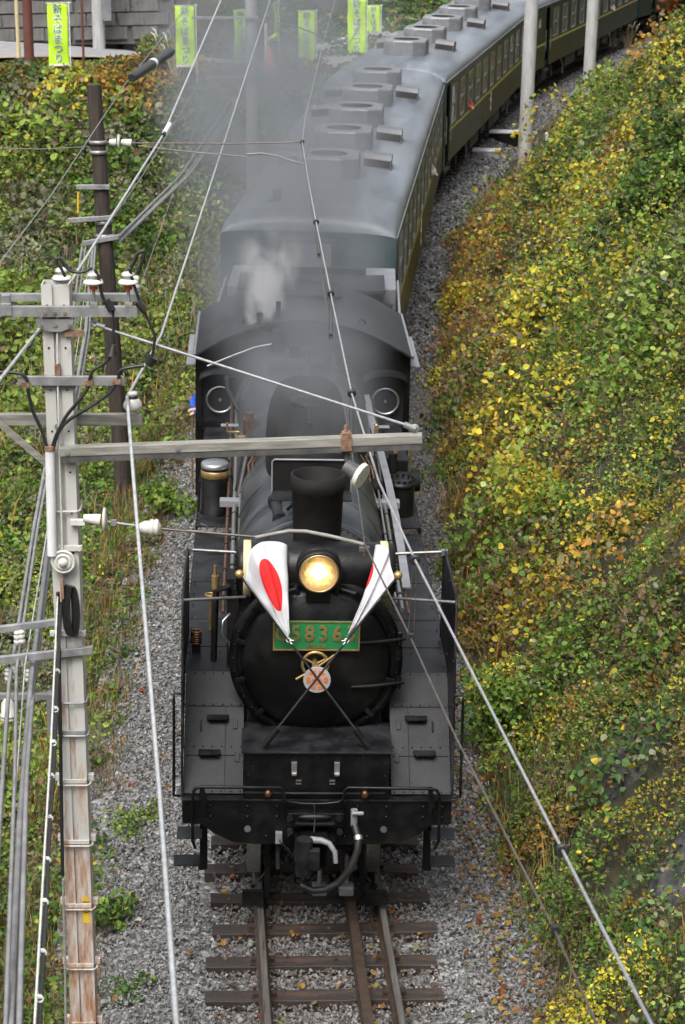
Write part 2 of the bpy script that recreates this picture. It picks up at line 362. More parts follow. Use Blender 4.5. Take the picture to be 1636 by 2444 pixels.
def text_mesh(body, size, extrude=.0, offset=0.0, align='CENTER'):
    c = bpy.data.curves.new('lettering', 'FONT'); c.body = body; c.size = size; c.extrude = extrude; c.offset = offset; c.align_x = align; c.align_y = 'CENTER'; c.resolution_u = 3
    o = bpy.data.objects.new('lettering', c); COL.objects.link(o); bpy.context.view_layer.update()
    me = bpy.data.meshes.new_from_object(o.evaluated_get(bpy.context.evaluated_depsgraph_get())); me.materials.clear()
    bpy.data.objects.remove(o); bpy.data.curves.remove(c); return me
def np_mesh(name, V, F, mat, colors=None, smooth=False, parent=None):
    """V (n,3), F (m,k) arrays; colours per vertex (n,3)"""
    me = bpy.data.meshes.new(name); V = np.ascontiguousarray(V, np.float32); F = np.ascontiguousarray(F, np.int32); m, k = F.shape
    me.vertices.add(len(V)); me.vertices.foreach_set('co', V.ravel()); me.loops.add(m*k); me.loops.foreach_set('vertex_index', F.ravel())
    me.polygons.add(m); me.polygons.foreach_set('loop_start', np.arange(0, m*k, k, dtype=np.int32)); me.polygons.foreach_set('use_smooth', np.full(m, smooth))
    me.update(calc_edges=True)
    if colors is not None:
        a = me.attributes.new('Col', 'FLOAT_COLOR', 'POINT'); c = np.ones((len(V), 4), np.float32); c[:, :3] = colors; a.data.foreach_set('color', c.ravel())
    return mo(name, me, mat, parent)

# ================================================================== THE SETTING
def build_terrain():
    xs = np.concatenate([np.linspace(-400, -45, 14), np.arange(-40, 30, .4), np.linspace(34, 400, 14)])
    ys = np.concatenate([np.linspace(-120, -8, 10), np.arange(-4, 112, .4), np.linspace(116, 900, 20)])
    X, Y = np.meshgrid(xs, ys); Z = terr(X, Y)
    s, n = sn(X, Y); Z = np.where(np.abs(n) < 2.3, np.minimum(Z, -.5), Z)
    nx, ny = len(xs), len(ys); V = np.stack([X, Y, Z], -1).reshape(-1, 3)
    i = (np.arange(ny-1)[:, None]*nx+np.arange(nx-1)[None, :]).ravel()
    tag(np_mesh('terrain', V, np.stack([i, i+1, i+nx+1, i+nx], 1), 'soil', smooth=True), kind='structure')
build_terrain()

def ballast_z(n):
    a = np.abs(n); return np.where(a < 1.02, -.20, np.where(a < 1.3, -.20+(a-1.02)*.1, -.172-(a-1.3)*.34))
def strip(name, mat, prof, s0, s1, ds, parent=None, smooth=False, close=False):
    """sweep a cross-section (x,z) along the canted track"""
    S = np.arange(s0, s1+ds*.5, ds); k = len(prof); vs = []
    for s in S: vs += [track(s, x, z) for x, z in prof]
    e = k if close else k-1
    fs = [(i*k+j, (i+1)*k+j, (i+1)*k+(j+1) % k, i*k+(j+1) % k) for i in range(len(S)-1) for j in range(e)]
    m = MB().add(vs, fs, smooth)
    if close: m.add(vs[:k], [tuple(range(k))]); m.add(vs[-k:], [tuple(range(k-1, -1, -1))])
    return m.obj(name, mat, parent)
bed = strip('ballast_bed', 'gravelbed', [(-2.5, -.63), (-2.05, -.50), (-1.3, -.22), (-1.02, -.26), (0, -.26), (1.02, -.26), (1.3, -.22), (1.9, -.44), (2.9, -.56)], -14, 125, 1.0)
tag(bed, kind='structure')

trk = thing('railway_track', None, None); tag(trk, 'rusty railway track curving away under the train', kind='structure')
def rail_prof(x): return [(x-.055, -.14), (x+.055, -.14), (x+.055, -.125), (x+.009, -.105), (x+.009, -.04), (x+.033, -.03), (x+.033, -.003), (x-.033, -.003), (x-.033, -.03), (x-.009, -.04), (x-.009, -.105), (x-.055, -.125)]
for x in (-.5665, .5665):
    r = strip('rail', 'rail', rail_prof(x), -14, 112, .7, trk, close=True)
    strip('running_surface', 'railtop', [(x-.026, -.003), (x-.026, .0015), (x+.026, .0015), (x+.026, -.003)], -14, 112, .7, r)
gx = .285
g = strip('guard_rail', 'rail', [(gx-.05, -.14), (gx+.05, -.14), (gx+.05, -.128), (gx+.03, -.03), (gx+.042, -.028), (gx+.042, -.006), (gx-.042, -.006), (gx-.042, -.028), (gx-.03, -.03), (gx-.05, -.128)], -14, 112, .7, trk, close=True)
# sleepers: one mesh each of two worn shapes, copied along the line
def sleeper_mesh(seed):
    rr = random.Random(seed); m = MB(); nx = 12; vs = []
    for i in range(nx+1):
        x = -1.04+2.08*i/nx; w = .1+rr.uniform(-.006, .006); zt = -.148+rr.uniform(-.006, .004)
        vs += [(x, -w, -.27), (x, w, -.27), (x, w*.97, zt-.008), (x, w*.9, zt), (x, -w*.9, zt), (x, -w*.97, zt-.008)]
    fs = [(i*6+j, (i+1)*6+j, (i+1)*6+(j+1) % 6, i*6+(j+1) % 6) for i in range(nx) for j in range(6)]
    m.add(vs, fs); m.add(vs[:6], [(0, 1, 2, 3, 4, 5)]); m.add(vs[-6:], [(5, 4, 3, 2, 1, 0)]); return m.mesh('sleeper')
SLM = [sleeper_mesh(i) for i in range(4)]
for me in SLM: me.materials.append(MT['sleeper'])
clip_m = MB(); clip_m.box(-.11, .11, -.085, .085, -.150, -.140); clip_m.cyl((-.085, .05, -.14), (-.085, .05, -.095), .014, n=6); clip_m.cyl((.085, -.05, -.14), (.085, -.05, -.095), .014, n=6)
clip_m.box(-.1, -.045, -.035, .035, -.14, -.118); clip_m.box(.045, .1, -.035, .035, -.14, -.118); clip_me = clip_m.mesh('rail_clip'); clip_me.materials.append(MT['rail'])
def on_track(o, s, x=0, z=0, parent=None, rz=0):
    th = path(s)[2]; o.matrix_world = Matrix.Translation(track(s, x, z)) @ Matrix.Rotation(-th+rz, 4, 'Z') @ Matrix.Rotation(CANT, 4, 'Y'); o.parent = parent; return o
s = -3.66; i = 0
while s < 100:
    o = bpy.data.objects.new('sleeper', SLM[i % 4]); COL.objects.link(o); on_track(o, s, rnd.uniform(-.05, .05), rnd.uniform(-.006, .004), trk, rnd.uniform(-.015, .015))
    if s < 4.2:
        for x in (-.5665, .5665):
            c = bpy.data.objects.new('rail_clip', clip_me); COL.objects.link(c); on_track(c, s, x, 0, trk)
    s += .62; i += 1

# ballast stones
def stones(name, S, Nn, size, jit, label, zoff=0.0):
    ico = np.array([(-1, -.75, -.7), (1, -.8, -.6), (.8, .85, -.75), (-.85, .75, -.6), (-.55, -.6, .8), (.7, -.35, .85), (.1, .8, .75)])*.74
    fi = np.array([(4, 5, 6), (0, 1, 5), (0, 5, 4), (1, 2, 5), (2, 6, 5), (2, 3, 6), (3, 4, 6), (3, 0, 4)])
    n = len(S); th = TH0+TK*S
    zl = ballast_z(Nn)+rng.normal(0, .012, n)+zoff
    lx = Nn+zl*CANT; lz = zl-Nn*CANT
    P = np.stack([CX-np.cos(th)*RC+lx*np.cos(th), CY+np.sin(th)*RC-lx*np.sin(th), lz], 1)
    sz = size*np.exp(rng.normal(0, jit, n))
    V = ico[None]*(1+rng.normal(0, .20, (n, 7, 1)))+rng.normal(0, .14, (n, 7, 3))
    V = V*np.stack([rng.uniform(.75, 1.25, n), rng.uniform(.65, 1.1, n), rng.uniform(.45, .85, n)], 1)[:, None]
    q = rng.normal(0, 1, (n, 4)); q /= np.linalg.norm(q, axis=1)[:, None]; w, x, y, z = q.T
    Rm = np.stack([1-2*(y*y+z*z), 2*(x*y-z*w), 2*(x*z+y*w), 2*(x*y+z*w), 1-2*(x*x+z*z), 2*(y*z-x*w), 2*(x*z-y*w), 2*(y*z+x*w), 1-2*(x*x+y*y)], 1).reshape(n, 3, 3)
    V = np.einsum('nij,nkj->nki', Rm, V)*sz[:, None, None]+P[:, None]
    g = np.exp(rng.normal(math.log(.185), .27, n)); g = np.clip(g, .04, .38)
    tint = np.stack([g*rng.uniform(.97, 1.07, n), g, g*rng.uniform(.93, 1.03, n)], 1)
    br = (np.abs(Nn) < .98)*sstep(-.3, .6, fbm(P[:, 0]*2.2, P[:, 1]*2.2, 1))*rng.random(n)   # brake dust and rust between the rails
    tint = tint*(1-br[:, None]*.75)+np.array([.085, .052, .034])*br[:, None]*.75
    F = (fi[None]+7*np.arange(n)[:, None, None]).reshape(-1, 3)
    o = np_mesh(name, V.reshape(-1, 3), F, 'stone', np.repeat(tint, 7, 0)); tag(o, label, 'gravel', kind='stuff')
def in_view(P, mu=260, mv=200):
    u, v = uv_of(P); return (u > -mu) & (u < 1636+mu) & (v > -mv) & (v < 2444+mv)
def gen_sn(s0, s1, n0, n1, dens):
    k = int((s1-s0)*(n1-n0)*dens); return np.stack([rng.uniform(s0, s1, k), rng.uniform(n0, n1, k)], 1)
A = np.concatenate([gen_sn(-4, 2.6, -2.45, -1.0, 900), gen_sn(2.6, 23, -2.45, -1.15, 900), gen_sn(-4, 2.6, 1.0, 2.35, 900), gen_sn(2.6, 23, 1.0, 2.35, 900), gen_sn(-4, 4.2, -1.0, 1.0, 900)])
A = A[rng.random(len(A)) < np.where(A[:, 1] < -2.1, .35, 1)]
stones('ballast_gravel', A[:, 0], A[:, 1], .0215, .24, 'grey crushed-stone ballast either side of the rails under the locomotive')
A = np.concatenate([gen_sn(23, 62, .9, 2.5, 190), gen_sn(50, 80, 1.2, 3.2, 60)]); A = A[rng.random(len(A)) < .95]
stones('ballast_gravel', A[:, 0], A[:, 1], .048, .2, 'grey ballast shoulder running beside the green coaches')

# road, kerb lines, retaining wall
def road_strip(name, mat, o0, o1, dz, parent=None, a=0, b=None):
    pts = []
    P = ROAD
    Q = [];
    for i in range(len(P)-1):
        for t in np.linspace(0, 1, 6, endpoint=False): Q.append(P[i]+(P[i+1]-P[i])*t)
    Q = np.array(Q); Tn = np.gradient(Q[:, :2], axis=0); Tn /= np.linalg.norm(Tn, axis=1)[:, None]; Nn = np.stack([-Tn[:, 1], Tn[:, 0]], 1)
    vs = []
    for q, n in zip(Q, Nn): vs += [(*(q[:2]+n*o0), q[2]+dz), (*(q[:2]+n*o1), q[2]+dz)]
    m = MB().add(vs, [(2*i, 2*i+1, 2*i+3, 2*i+2) for i in range(len(Q)-1)]); return m.obj(name, mat, parent)
rd = tag(road_strip('road', 'asphalt', -3.0, 3.0, 0), kind='structure')
road_strip('edge_line', 'paintline', 2.55, 2.72, .004, rd); road_strip('edge_line', 'orangeline', -2.7, -2.52, .004, rd)
def retaining_wall():
    w = thing('retaining_wall', 'grey stone retaining wall across the road', 'wall', (-20, 71, 2.6), 0)
    rr = random.Random(4)
    m = MB(); m.add([(0, .02, -.2), (14.6, 3.02, -.3), (14.6, 4.22, 3.6), (0, 1.22, 3.6), (0, 1.5, 3.6), (14.6, 4.5, 3.6), (14.6, 4.5, -.3), (0, 1.5, -.2)], [(0, 1, 2, 3), (3, 2, 5, 4), (4, 5, 6, 7), (0, 3, 4, 7), (1, 6, 5, 2)]); m.obj('wall_body', 'wallstone', w)
    ms = []
    for k in range(8):
        hw, hh = rr.uniform(.40, .47), .204; m = MB(); c = [(-hw+rr.uniform(0, .05), -hh), (hw-rr.uniform(0, .05), -hh), (hw-rr.uniform(0, .05), hh), (-hw+rr.uniform(0, .05), hh)]
        vs = [(x, 0, z) for x, z in c]+[(x*.9, -.012-rr.uniform(0, .02), z*.9) for x, z in c]; m.add(vs, [(j, (j+1) % 4, 4+(j+1) % 4, 4+j) for j in range(4)]+[(4, 5, 6, 7)]); me = m.mesh('stone'); me.materials.append(MT['wallstone']); ms.append(me)
    for r_ in range(7):
        for c in range(17):
            x = .45+c*.88+(r_ % 2)*.44+rr.uniform(-.05, .05); z = .05+r_*.415
            if x > 14.2: continue
            o = bpy.data.objects.new('stone', ms[rr.randrange(8)]); COL.objects.link(o); o.parent = w
            o.location = (x, x*.2055+z*.333-.005, z); o.rotation_euler = (R(-18), 0, R(11.6))
    return w
retaining_wall()

# ================================================================== STEAM LOCOMOTIVE  (local: x right in the photo, y away, z up from rail, y=0 at the buffer beam)
loco = thing('steam_locomotive', 'black steam locomotive with lit headlight and green number plate heading the train', 'locomotive', M=M_LOCO)
def P(name, mb, mat, parent=loco, bevel=0.0, label=None):
    o = mb.obj(name, mat, parent, bevel)
    if label: o['label'] = label
    return o
ZB = 2.15
# beam
m = MB(); half = [(1.205, 1.27), (1.205, 1.05), (1.02, 1.04), (.92, .95), (.75, .87), (.55, .85)]
m.prism([(-x, z) for x, z in half]+[(x, z) for x, z in half[::-1]], 'y', 0, .05); beam = P('buffer_beam', m, 'black', bevel=.006)
P('beam_top_plate', MB().box(-1.21, 1.21, -.015, .16, 1.272, 1.292), 'deck', bevel=.004)
m = MB()
for x in (-1.12, -.95, -.62, -.36, .36, .62, .95, 1.12):
    for z in (1.12, 1.22): m.ball((x, -.004, z), .016, 8, 4)
for x in (-.45, -.25, .25, .45): m.ball((x, -.004, .93), .016, 8, 4)
tag(P('rivets', m, 'black', beam), kind='stuff')
for x in (-.62, .6): P('lamp_bracket_hole', MB().cyl((x, -.012, 1.0), (x, .0, 1.0), .03, n=14), 'steel', beam)
# frames, underside, cylinders, wheels
m = MB()
for x in (-.36, .34): m.box(x, x+.03, .1, 10.6, .55, 1.3)
for y in (.4, 2.4, 4.4, 6.4, 8.4): m.box(-.33, .34, y, y+.06, .6, 1.2)
P('main_frame', m, 'under')
P('firebox_ashpan', MB().box(-.6, .6, 7.6, 9.4, .5, 1.7), 'under')
for sx in (-1, 1):
    m = MB(); m.cyl((sx*.90, .95, .82), (sx*.90, 2.0, .82), .29, n=24); m.cyl((sx*.88, 1.0, 1.42), (sx*.88, 1.95, 1.42), .2, n=20); m.box(min(sx*.4, sx*1.0), max(sx*.4, sx*1.0), 1.1, 1.9, .7, 1.6); P('cylinder', m, 'black')
def wheel_mesh(r, spokes, tread='steel'):
    m = MB(); m.lathe([(r-.06, -.065), (r-.005, -.06), (r, .045), (r+.026, .05), (r+.026, .068), (r-.06, .07), (r-.06, -.065)], axis='x', n=40)
    b = MB(); b.cyl((-.08, 0, 0), (.08, 0, 0), r*.2, n=16)
    for k in range(spokes):
        a = 2*math.pi*k/spokes; b.tube([(0, math.cos(a)*r*.18, math.sin(a)*r*.18), (0, math.cos(a)*(r-.055), math.sin(a)*(r-.055))], .035, 6)
    return m.mesh('tyre'), b.mesh('spokes')
def wheelset(y, r, spokes, root):
    t, sp = wheel_mesh(r, spokes); t.materials.append(MT['steel']); sp.materials.append(MT['under'])
    for sx in (-1, 1):
        o = bpy.data.objects.new('wheel', sp); COL.objects.link(o); o.parent = root; o.location = (sx*.563, y, r); o.rotation_euler = (0, 0, 0 if sx < 0 else math.pi)
        q = bpy.data.objects.new('tyre', t); COL.objects.link(q); q.parent = o
    MB().cyl((-.56, y, r), (.56, y, r), .08, n=12).obj('axle', 'under', root)
wheelset(1.25, .43, 10, loco)
for y in (3.35, 5.3, 7.25): wheelset(y, .76, 14, loco)
wheelset(9.75, .43, 10, loco)
for sx in (-1, 1):
    m = MB(); m.box(sx*.76-.03, sx*.76+.03, 3.2, 7.4, .52, .64); P('coupling_rod', m, 'steel', bevel=.01)
    m = MB(); m.box(sx*.9-.03, sx*.9+.03, 1.9, 5.4, .66, .76); P('connecting_rod', m, 'steel', bevel=.01)
# front box under the smokebox
fb = P('saddle_box', MB().box(-.66, .64, -.0, .62, 1.292, 1.74), 'black', bevel=.006)
P('box_lid', MB().box(-.68, .66, -.035, .66, 1.742, 1.76), 'deck', fb, .003)
m = MB()
for x in [-.6+.2*i for i in range(7)]: m.ball((x, -.002, 1.70), .009, 6, 4)
for z in (1.4, 1.52, 1.64):
    for x in (-.62, .6): m.ball((x, -.002, z), .009, 6, 4)
tag(P('rivets', m, 'deck', fb), kind='stuff')
for x in (-.21, .17): P('lamp_hook', MB().box(x-.025, x+.025, -.03, -.002, 1.535, 1.66).box(x-.022, x+.022, -.05, -.03, 1.535, 1.56), 'steel', fb, .004)
for x in (-.17, .13): P('small_bracket', MB().box(x-.025, x+.025, -.015, -.002, 1.44, 1.452).box(x-.025, x+.025, -.015, -.002, 1.47, 1.482), 'steel', fb)
for x in (-.335, .335): pass
# sloping front deck with steps, running boards
for sx in (-1, 1):
    def bx(a, b): return (min(sx*a, sx*b), max(sx*a, sx*b))
    xa, xb = bx(.665, 1.20)
    q = [(.09, 1.295), (.93, 2.13), (.93, 2.155), (.9, 2.155), (.06, 1.315)]
    m = MB(); m.prism(q, 'x', xa, xb); dk = P('front_deck', m, 'tread' if sx > 0 else 'deck', bevel=.003)
    M45 = Matrix.Translation((0, .06, 1.315)) @ Matrix.Rotation(math.atan2(.84, .84), 4, 'X')
    m = MB()
    for t in (.02, .45, .86, 1.17):
        for k in range(7): m.ball(M45 @ Vector((sx*(.69+.085*k), t, .003)), .0085, 6, 3)
    tag(P('rivets', m, 'deck', dk), kind='stuff')
    m = MB()
    for t in (.36, .84): m.box(xa+.01, xb-.01, t, t+.008, .001, .005, M45)
    m.box(sx*.83-.003, sx*.83+.003, .02, .84, .001, .005, M45); P('plate_seam', m, 'blackmatt', dk)
    for (x, y, z) in ((.90, .60, 1.84), (.97, .355, 1.60)):
        st = MB(); x *= sx; st.prism([(x-.085, y-.10), (x+.085, y-.10), (x+.1, y-.07), (x+.1, y+.02), (x-.1, y+.02), (x-.1, y-.07)], 'z', z, z+.014); st.box(x-.07, x-.06, y-.06, y+.0, z-.06, z); st.box(x+.06, x+.07, y-.06, y, z-.06, z); P('step', st, 'deck', dk, .003)
    for (t, x) in ((.3, .72), (.62, .74)):
        P('hinge', MB().box(sx*x-.02, sx*x+.02, t, t+.09, .001, .012, M45), 'deck', dk, .003)
    P('latch', MB().box(sx*1.05-.006, sx*1.05+.006, .60, .70, .004, .03, M45), 'blackmatt', dk)
    # running board
    m = MB(); m.box(*bx(.6, 1.23), .93, 5.05, ZB-.02, ZB); m.box(*bx(1.215, 1.235), .93, 5.05, ZB-.09, ZB); rb = P('running_board', m, 'deck', bevel=.004)
    m = MB(); m.box(*bx(.6, 1.23), 5.06, 9.12, ZB+.05, ZB+.07); m.box(*bx(1.215, 1.235), 5.06, 9.12, ZB-.05, ZB+.07); P('running_board', m, 'deck', bevel=.004)
    m = MB()
    for k in range(24):
        y = 1.0+.33*k
        if y > 9: break
        z = ZB+(.0 if y < 5.05 else .07)
        m.ball((sx*1.19, y, z), .011, 6, 3); m.ball((sx*1.19, y+.06, z), .011, 6, 3)
        if k % 2: m.ball((sx*.95, y, z), .011, 6, 3); m.ball((sx*.9, y+.05, z), .011, 6, 3)
    tag(P('rivets', m, 'deck', rb), kind='stuff')
    m = MB()
    for y in (1.55, 2.3, 3.4, 4.3): m.box(*bx(.62, 1.213), y, y+.007, ZB+.0005, ZB+.004)
    P('plate_seam', m, 'blackmatt', rb)
    # smoke deflector with stays and grab rail
    q = [(.03, 1.30), (.22, 2.55), (.27, 3.02), (.36, 3.10), (1.66, 3.10), (1.74, 3.02), (1.78, 2.17), (.95, 2.17), (.11, 1.33)]
    m = MB(); m.prism(q, 'x', *bx(1.204, 1.212)); df = P('smoke_deflector', m, 'black')
    m = MB(); m.tube([(sx*1.208, y, z) for y, z in q[:7]], .013, 6); P('edge_beading', m, 'deck', df)
    m = MB()
    for y, z in ((.3, 2.9), (.3, 2.5), (.24, 2.1), (.2, 1.7), (.9, 3.05), (1.6, 3.05), (1.7, 2.5), (1.0, 2.3), (.6, 1.95)): m.ball((sx*1.202, y, z), .012, 6, 3)
    tag(P('rivets', m, 'deck', df), kind='stuff')
    m = MB(); m.tube([(sx*1.20, 1.62, 3.09), (sx*.62, 1.62, 3.06)], .016, 6); m.box(sx*1.20-.03, sx*1.20+.03, 1.59, 1.65, 3.06, 3.11); P('deflector_stay', m, 'pipe', df)
    m = MB(); m.tube([(sx*1.20, .30, 3.06), (sx*.66, .62, 2.98)], .014, 6); P('deflector_stay', m, 'pipe', df)
    m = MB(); xo = sx*1.28; m.tube([(sx*1.212, .14, 2.24), (xo, .12, 2.25), (xo, .10, 2.2), (xo, .03, 1.4), (xo, .03, 1.31), (sx*1.212, .04, 1.30)], .014, 8); P('grab_rail', m, 'black', df)
    # hanging steps below the beam
    m = MB(); m.box(sx*1.02-.035, sx*1.02+.035, .3, .335, .45, 1.06); P('step_hanger', m, 'black')
    P('lower_step', MB().box(*bx(1.05, 1.30), .38, .60, .44, .452).box(*bx(1.0, 1.07), .32, .40, .43, .50), 'tread', bevel=.003)
    P('upper_step', MB().box(*bx(1.03, 1.26), .12, .36, .84, .852), 'tread', bevel=.003)
# left deck oddments
m = MB()
for k in range(6): m.torus((-1.12, 1.42, ZB+.09+.022*k), .045, .011, 'z', 14, 6)
P('coil_spring', m, 'copper', label='coppery coiled hose on the left deck'); P('spring_post', MB().box(-1.16, -1.08, 1.38, 1.46, ZB, ZB+.1), 'blackmatt')
m = MB(); m.torus((-1.0, 2.0, ZB+.36), .05, .009, 'z', 14, 6); m.cyl((-1.0, 2.0, ZB), (-1.0, 2.0, ZB+.36), .012); m.box(-1.05, -.95, 1.995, 2.005, ZB+.355, ZB+.365); P('hand_valve', m, 'brass')
m = MB(); m.cyl((-.98, 3.2, ZB), (-.98, 3.2, ZB+.14), .035); m.cyl((-.98, 3.2, ZB+.14), (-.98, 3.2, ZB+.25), .022, .014); P('oil_cup', m, 'brass')
m = MB()
for k in range(5): m.cyl((-.78, 1.15+.02*k, 2.3+.11*k), (-.66, 1.15+.02*k, 2.3+.11*k), .035, n=10)
m.box(-.83, -.72, 1.05, 1.35, ZB, 3.0); m.tube([(-.8, 1.0, 2.95), (-.93, 1.0, 2.9), (-.95, 1.05, 2.2)], .03, 8); P('feed_manifold', m, 'blackmatt')
P('hand_grip', MB().tube([(-.80, .8, 2.75), (-.86, .7, 2.72), (-.87, .7, 2.6), (-.80, .72, 2.5), (-.78, .75, 2.2)], .013, 8), 'steel')
# smokebox
m = MB(); m.cyl((-.02, .6, 2.42), (-.02, 2.2, 2.42), .765, n=64); sb_ = P('smokebox', m, 'black')
m = MB(); m.lathe([(.765, .62), (.785, .60), (.785, .56), (.72, .555)], (-.02, 0, 2.42), 'y', 64); P('front_ring', m, 'black', sb_)
m = MB(); pr = [(0, .40), (.1, .402), (.2, .41), (.3, .422), (.4, .44), (.5, .465), (.58, .495), (.64, .525), (.665, .545), (.68, .575), (.68, .60)]
m.lathe(pr, (-.02, 0, 2.40), 'y', 64); dr = P('smokebox_door', m, 'black')
for a in range(0, 360, 30):
    a = R(a+15); x, z = -.02+.70*math.cos(a), 2.40+.70*math.sin(a); P('door_clamp', MB().box(-.045, .045, -.02, .02, -.022, .022, Matrix.Translation((x, .55, z)) @ Matrix.Rotation(-a, 4, 'Y')), 'black', dr, .005)
for z in (2.62, 2.2):
    m = MB(); m.tube([(.30, .415, z), (.52, .445, z+.005), (.68, .51, z), (.78, .55, z)], .018, 8); m.cyl((.73, .545, z-.06), (.73, .545, z+.06), .025, n=10); P('door_hinge', m, 'black', dr)
m = MB()
for k in range(36):
    a = 2*math.pi*k/36; m.ball((-.02+.745*math.cos(a), .553, 2.42+.745*math.sin(a)), .011, 6, 3)
for y in (.75, 1.3, 2.1):
    for k in range(40):
        a = math.pi*k/39; m.ball((-.02+.767*math.cos(a), y, 2.42+.767*math.sin(a)), .010, 6, 3)
tag(P('rivets', m, 'black', sb_), kind='stuff')
P('saddle', MB().prism([(-.64, 1.74), (.6, 1.74), (.5, 2.1), (-.54, 2.1)], 'y', .64, 2.0), 'black')
# handwheel, handle bars and festival emblem
m = MB(); m.torus((-.03, .335, 2.45), .115, .014, 'y', 28, 8)
for k in range(3):
    a = 2*math.pi*k/3+.52; m.tube([(-.03, .335, 2.45), (-.03+.11*math.cos(a), .335, 2.45+.11*math.sin(a))], .010, 6)
m.cyl((-.03, .30, 2.45), (-.03, .42, 2.45), .03, n=12); m.tube([(.14, .31, 2.55), (-.03, .31, 2.42), (-.2, .30, 2.32)], .012, 6); P('door_handwheel', m, 'brass', dr)
em = P('round_emblem', MB().cyl((-.014, .275, 2.325), (-.014, .29, 2.325), .122, n=40), 'silver', loco, label='round silver emblem with orange wheel pattern')
m = MB()
for k in range(6):
    a0, a1 = 2*math.pi*k/6+.16+R(30), 2*math.pi*(k+1)/6-.16+R(30); A_ = [a0+(a1-a0)*j/5 for j in range(6)]
    m.prism([(-.014+.062*math.cos(a), 2.325+.062*math.sin(a)) for a in A_]+[(-.014+.096*math.cos(a), 2.325+.096*math.sin(a)) for a in A_[::-1]], 'y', .271, .276)
    a = (a0+a1)/2; m.prism([(-.014+.034*math.cos(a+R(60)*j/1+R(0))*.45+.034*math.cos(a), 2.325+.034*math.sin(a+R(60)*j)*.45+.034*math.sin(a)) for j in range(6)], 'y', .271, .276)
m.cyl((-.014, .270, 2.325), (-.014, .276, 2.325), .016, n=12); P('wheel_pattern', m, 'orange', em)
# number plate
npl = P('number_plate', MB().box(-.41, .365, .375, .39, 2.565, 2.845), 'green', label='green number plate with brass digits')
m = MB(); B = .014
for a in ((-.41, .365, 2.565, 2.565+B), (-.41, .365, 2.845-B, 2.845), (-.41, -.41+B, 2.565, 2.845), (.365-B, .365, 2.565, 2.845)): m.box(a[0], a[1], .369, .376, a[2], a[3])
P('plate_border', m, 'brass', npl, .001)
def lettering(body, size, parent, loc, mat, sx=1.0, ext=.004):
    me = text_mesh(body, size, ext, size*.02); o = mo('lettering', me, mat, parent); o.location = loc; o.rotation_euler = (math.pi/2, 0, 0); o.scale = (sx, 1, 1); return o
for k, ch in enumerate('C58363'):
    lettering(ch, .205, npl, (-.332+.1235*k, .371, 2.722), 'brass', .86, .005)
lettering('形式 C58', .042, npl, (-.022, .371, 2.602), 'brass', 1, .003)
for sx in (-.3, .26): P('plate_bracket', MB().box(sx-.02, sx+.02, .388, .50, 2.66, 2.74), 'black', npl)
# headlight
hl = P('headlight', MB().lathe([(.05, .66), (.14, .64), (.182, .58), (.188, .42), (.198, .38), (.198, .345), (.168, .34), (.164, .37)], (-.01, 0, 3.30), 'y', 40), 'black')
P('visor_band', MB().lathe([(.189, .56), (.2, .55), (.2, .47), (.189, .46)], (-.01, 0, 3.30), 'y', 40), 'black', hl)
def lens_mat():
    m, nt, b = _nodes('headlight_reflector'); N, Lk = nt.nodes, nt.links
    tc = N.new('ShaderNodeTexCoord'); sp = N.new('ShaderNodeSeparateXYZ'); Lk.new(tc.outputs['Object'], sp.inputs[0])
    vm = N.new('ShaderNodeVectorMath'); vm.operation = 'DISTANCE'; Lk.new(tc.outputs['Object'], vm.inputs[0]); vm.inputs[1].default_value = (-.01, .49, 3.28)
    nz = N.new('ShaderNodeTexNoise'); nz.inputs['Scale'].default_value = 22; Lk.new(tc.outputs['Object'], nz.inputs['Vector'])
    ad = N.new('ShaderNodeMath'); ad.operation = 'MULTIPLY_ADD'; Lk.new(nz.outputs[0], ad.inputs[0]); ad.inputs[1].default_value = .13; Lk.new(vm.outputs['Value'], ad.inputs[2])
    rp = N.new('ShaderNodeValToRGB'); e = rp.color_ramp.elements; e[0].position = .10; e[0].color = (1, .88, .60, 1); e[1].position = .23; e[1].color = (.17, .10, .035, 1); k = e.new(.15); k.color = (.55, .36, .14, 1)  # bulb's glow put into colour and emission: bright centre, dark rim
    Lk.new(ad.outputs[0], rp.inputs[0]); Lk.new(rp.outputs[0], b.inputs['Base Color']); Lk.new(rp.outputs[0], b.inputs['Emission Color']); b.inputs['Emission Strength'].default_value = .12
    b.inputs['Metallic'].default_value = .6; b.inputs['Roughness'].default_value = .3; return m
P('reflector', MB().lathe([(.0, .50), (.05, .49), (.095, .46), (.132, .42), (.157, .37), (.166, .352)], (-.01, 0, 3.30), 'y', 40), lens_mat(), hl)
P('bulb', MB().ball((-.01, .42, 3.27), .036, 12, 8, (1, 1, 1.25)), emit('lit_bulb', (1, .93, .75), 2.2), hl)
P('lens_rim', MB().torus((-.01, .342, 3.30), .168, .009, 'y', 40, 8), 'brass', hl)
P('headlight_foot', MB().box(-.12, .1, .45, .7, 3.0, 3.12), 'black', hl)
for sx in (-1, 1): P('headlight_bracket', MB().tube([(-.01+sx*.2, .45, 3.12), (-.01+sx*.33, .42, 3.09)], .02, 8), 'deck', hl)
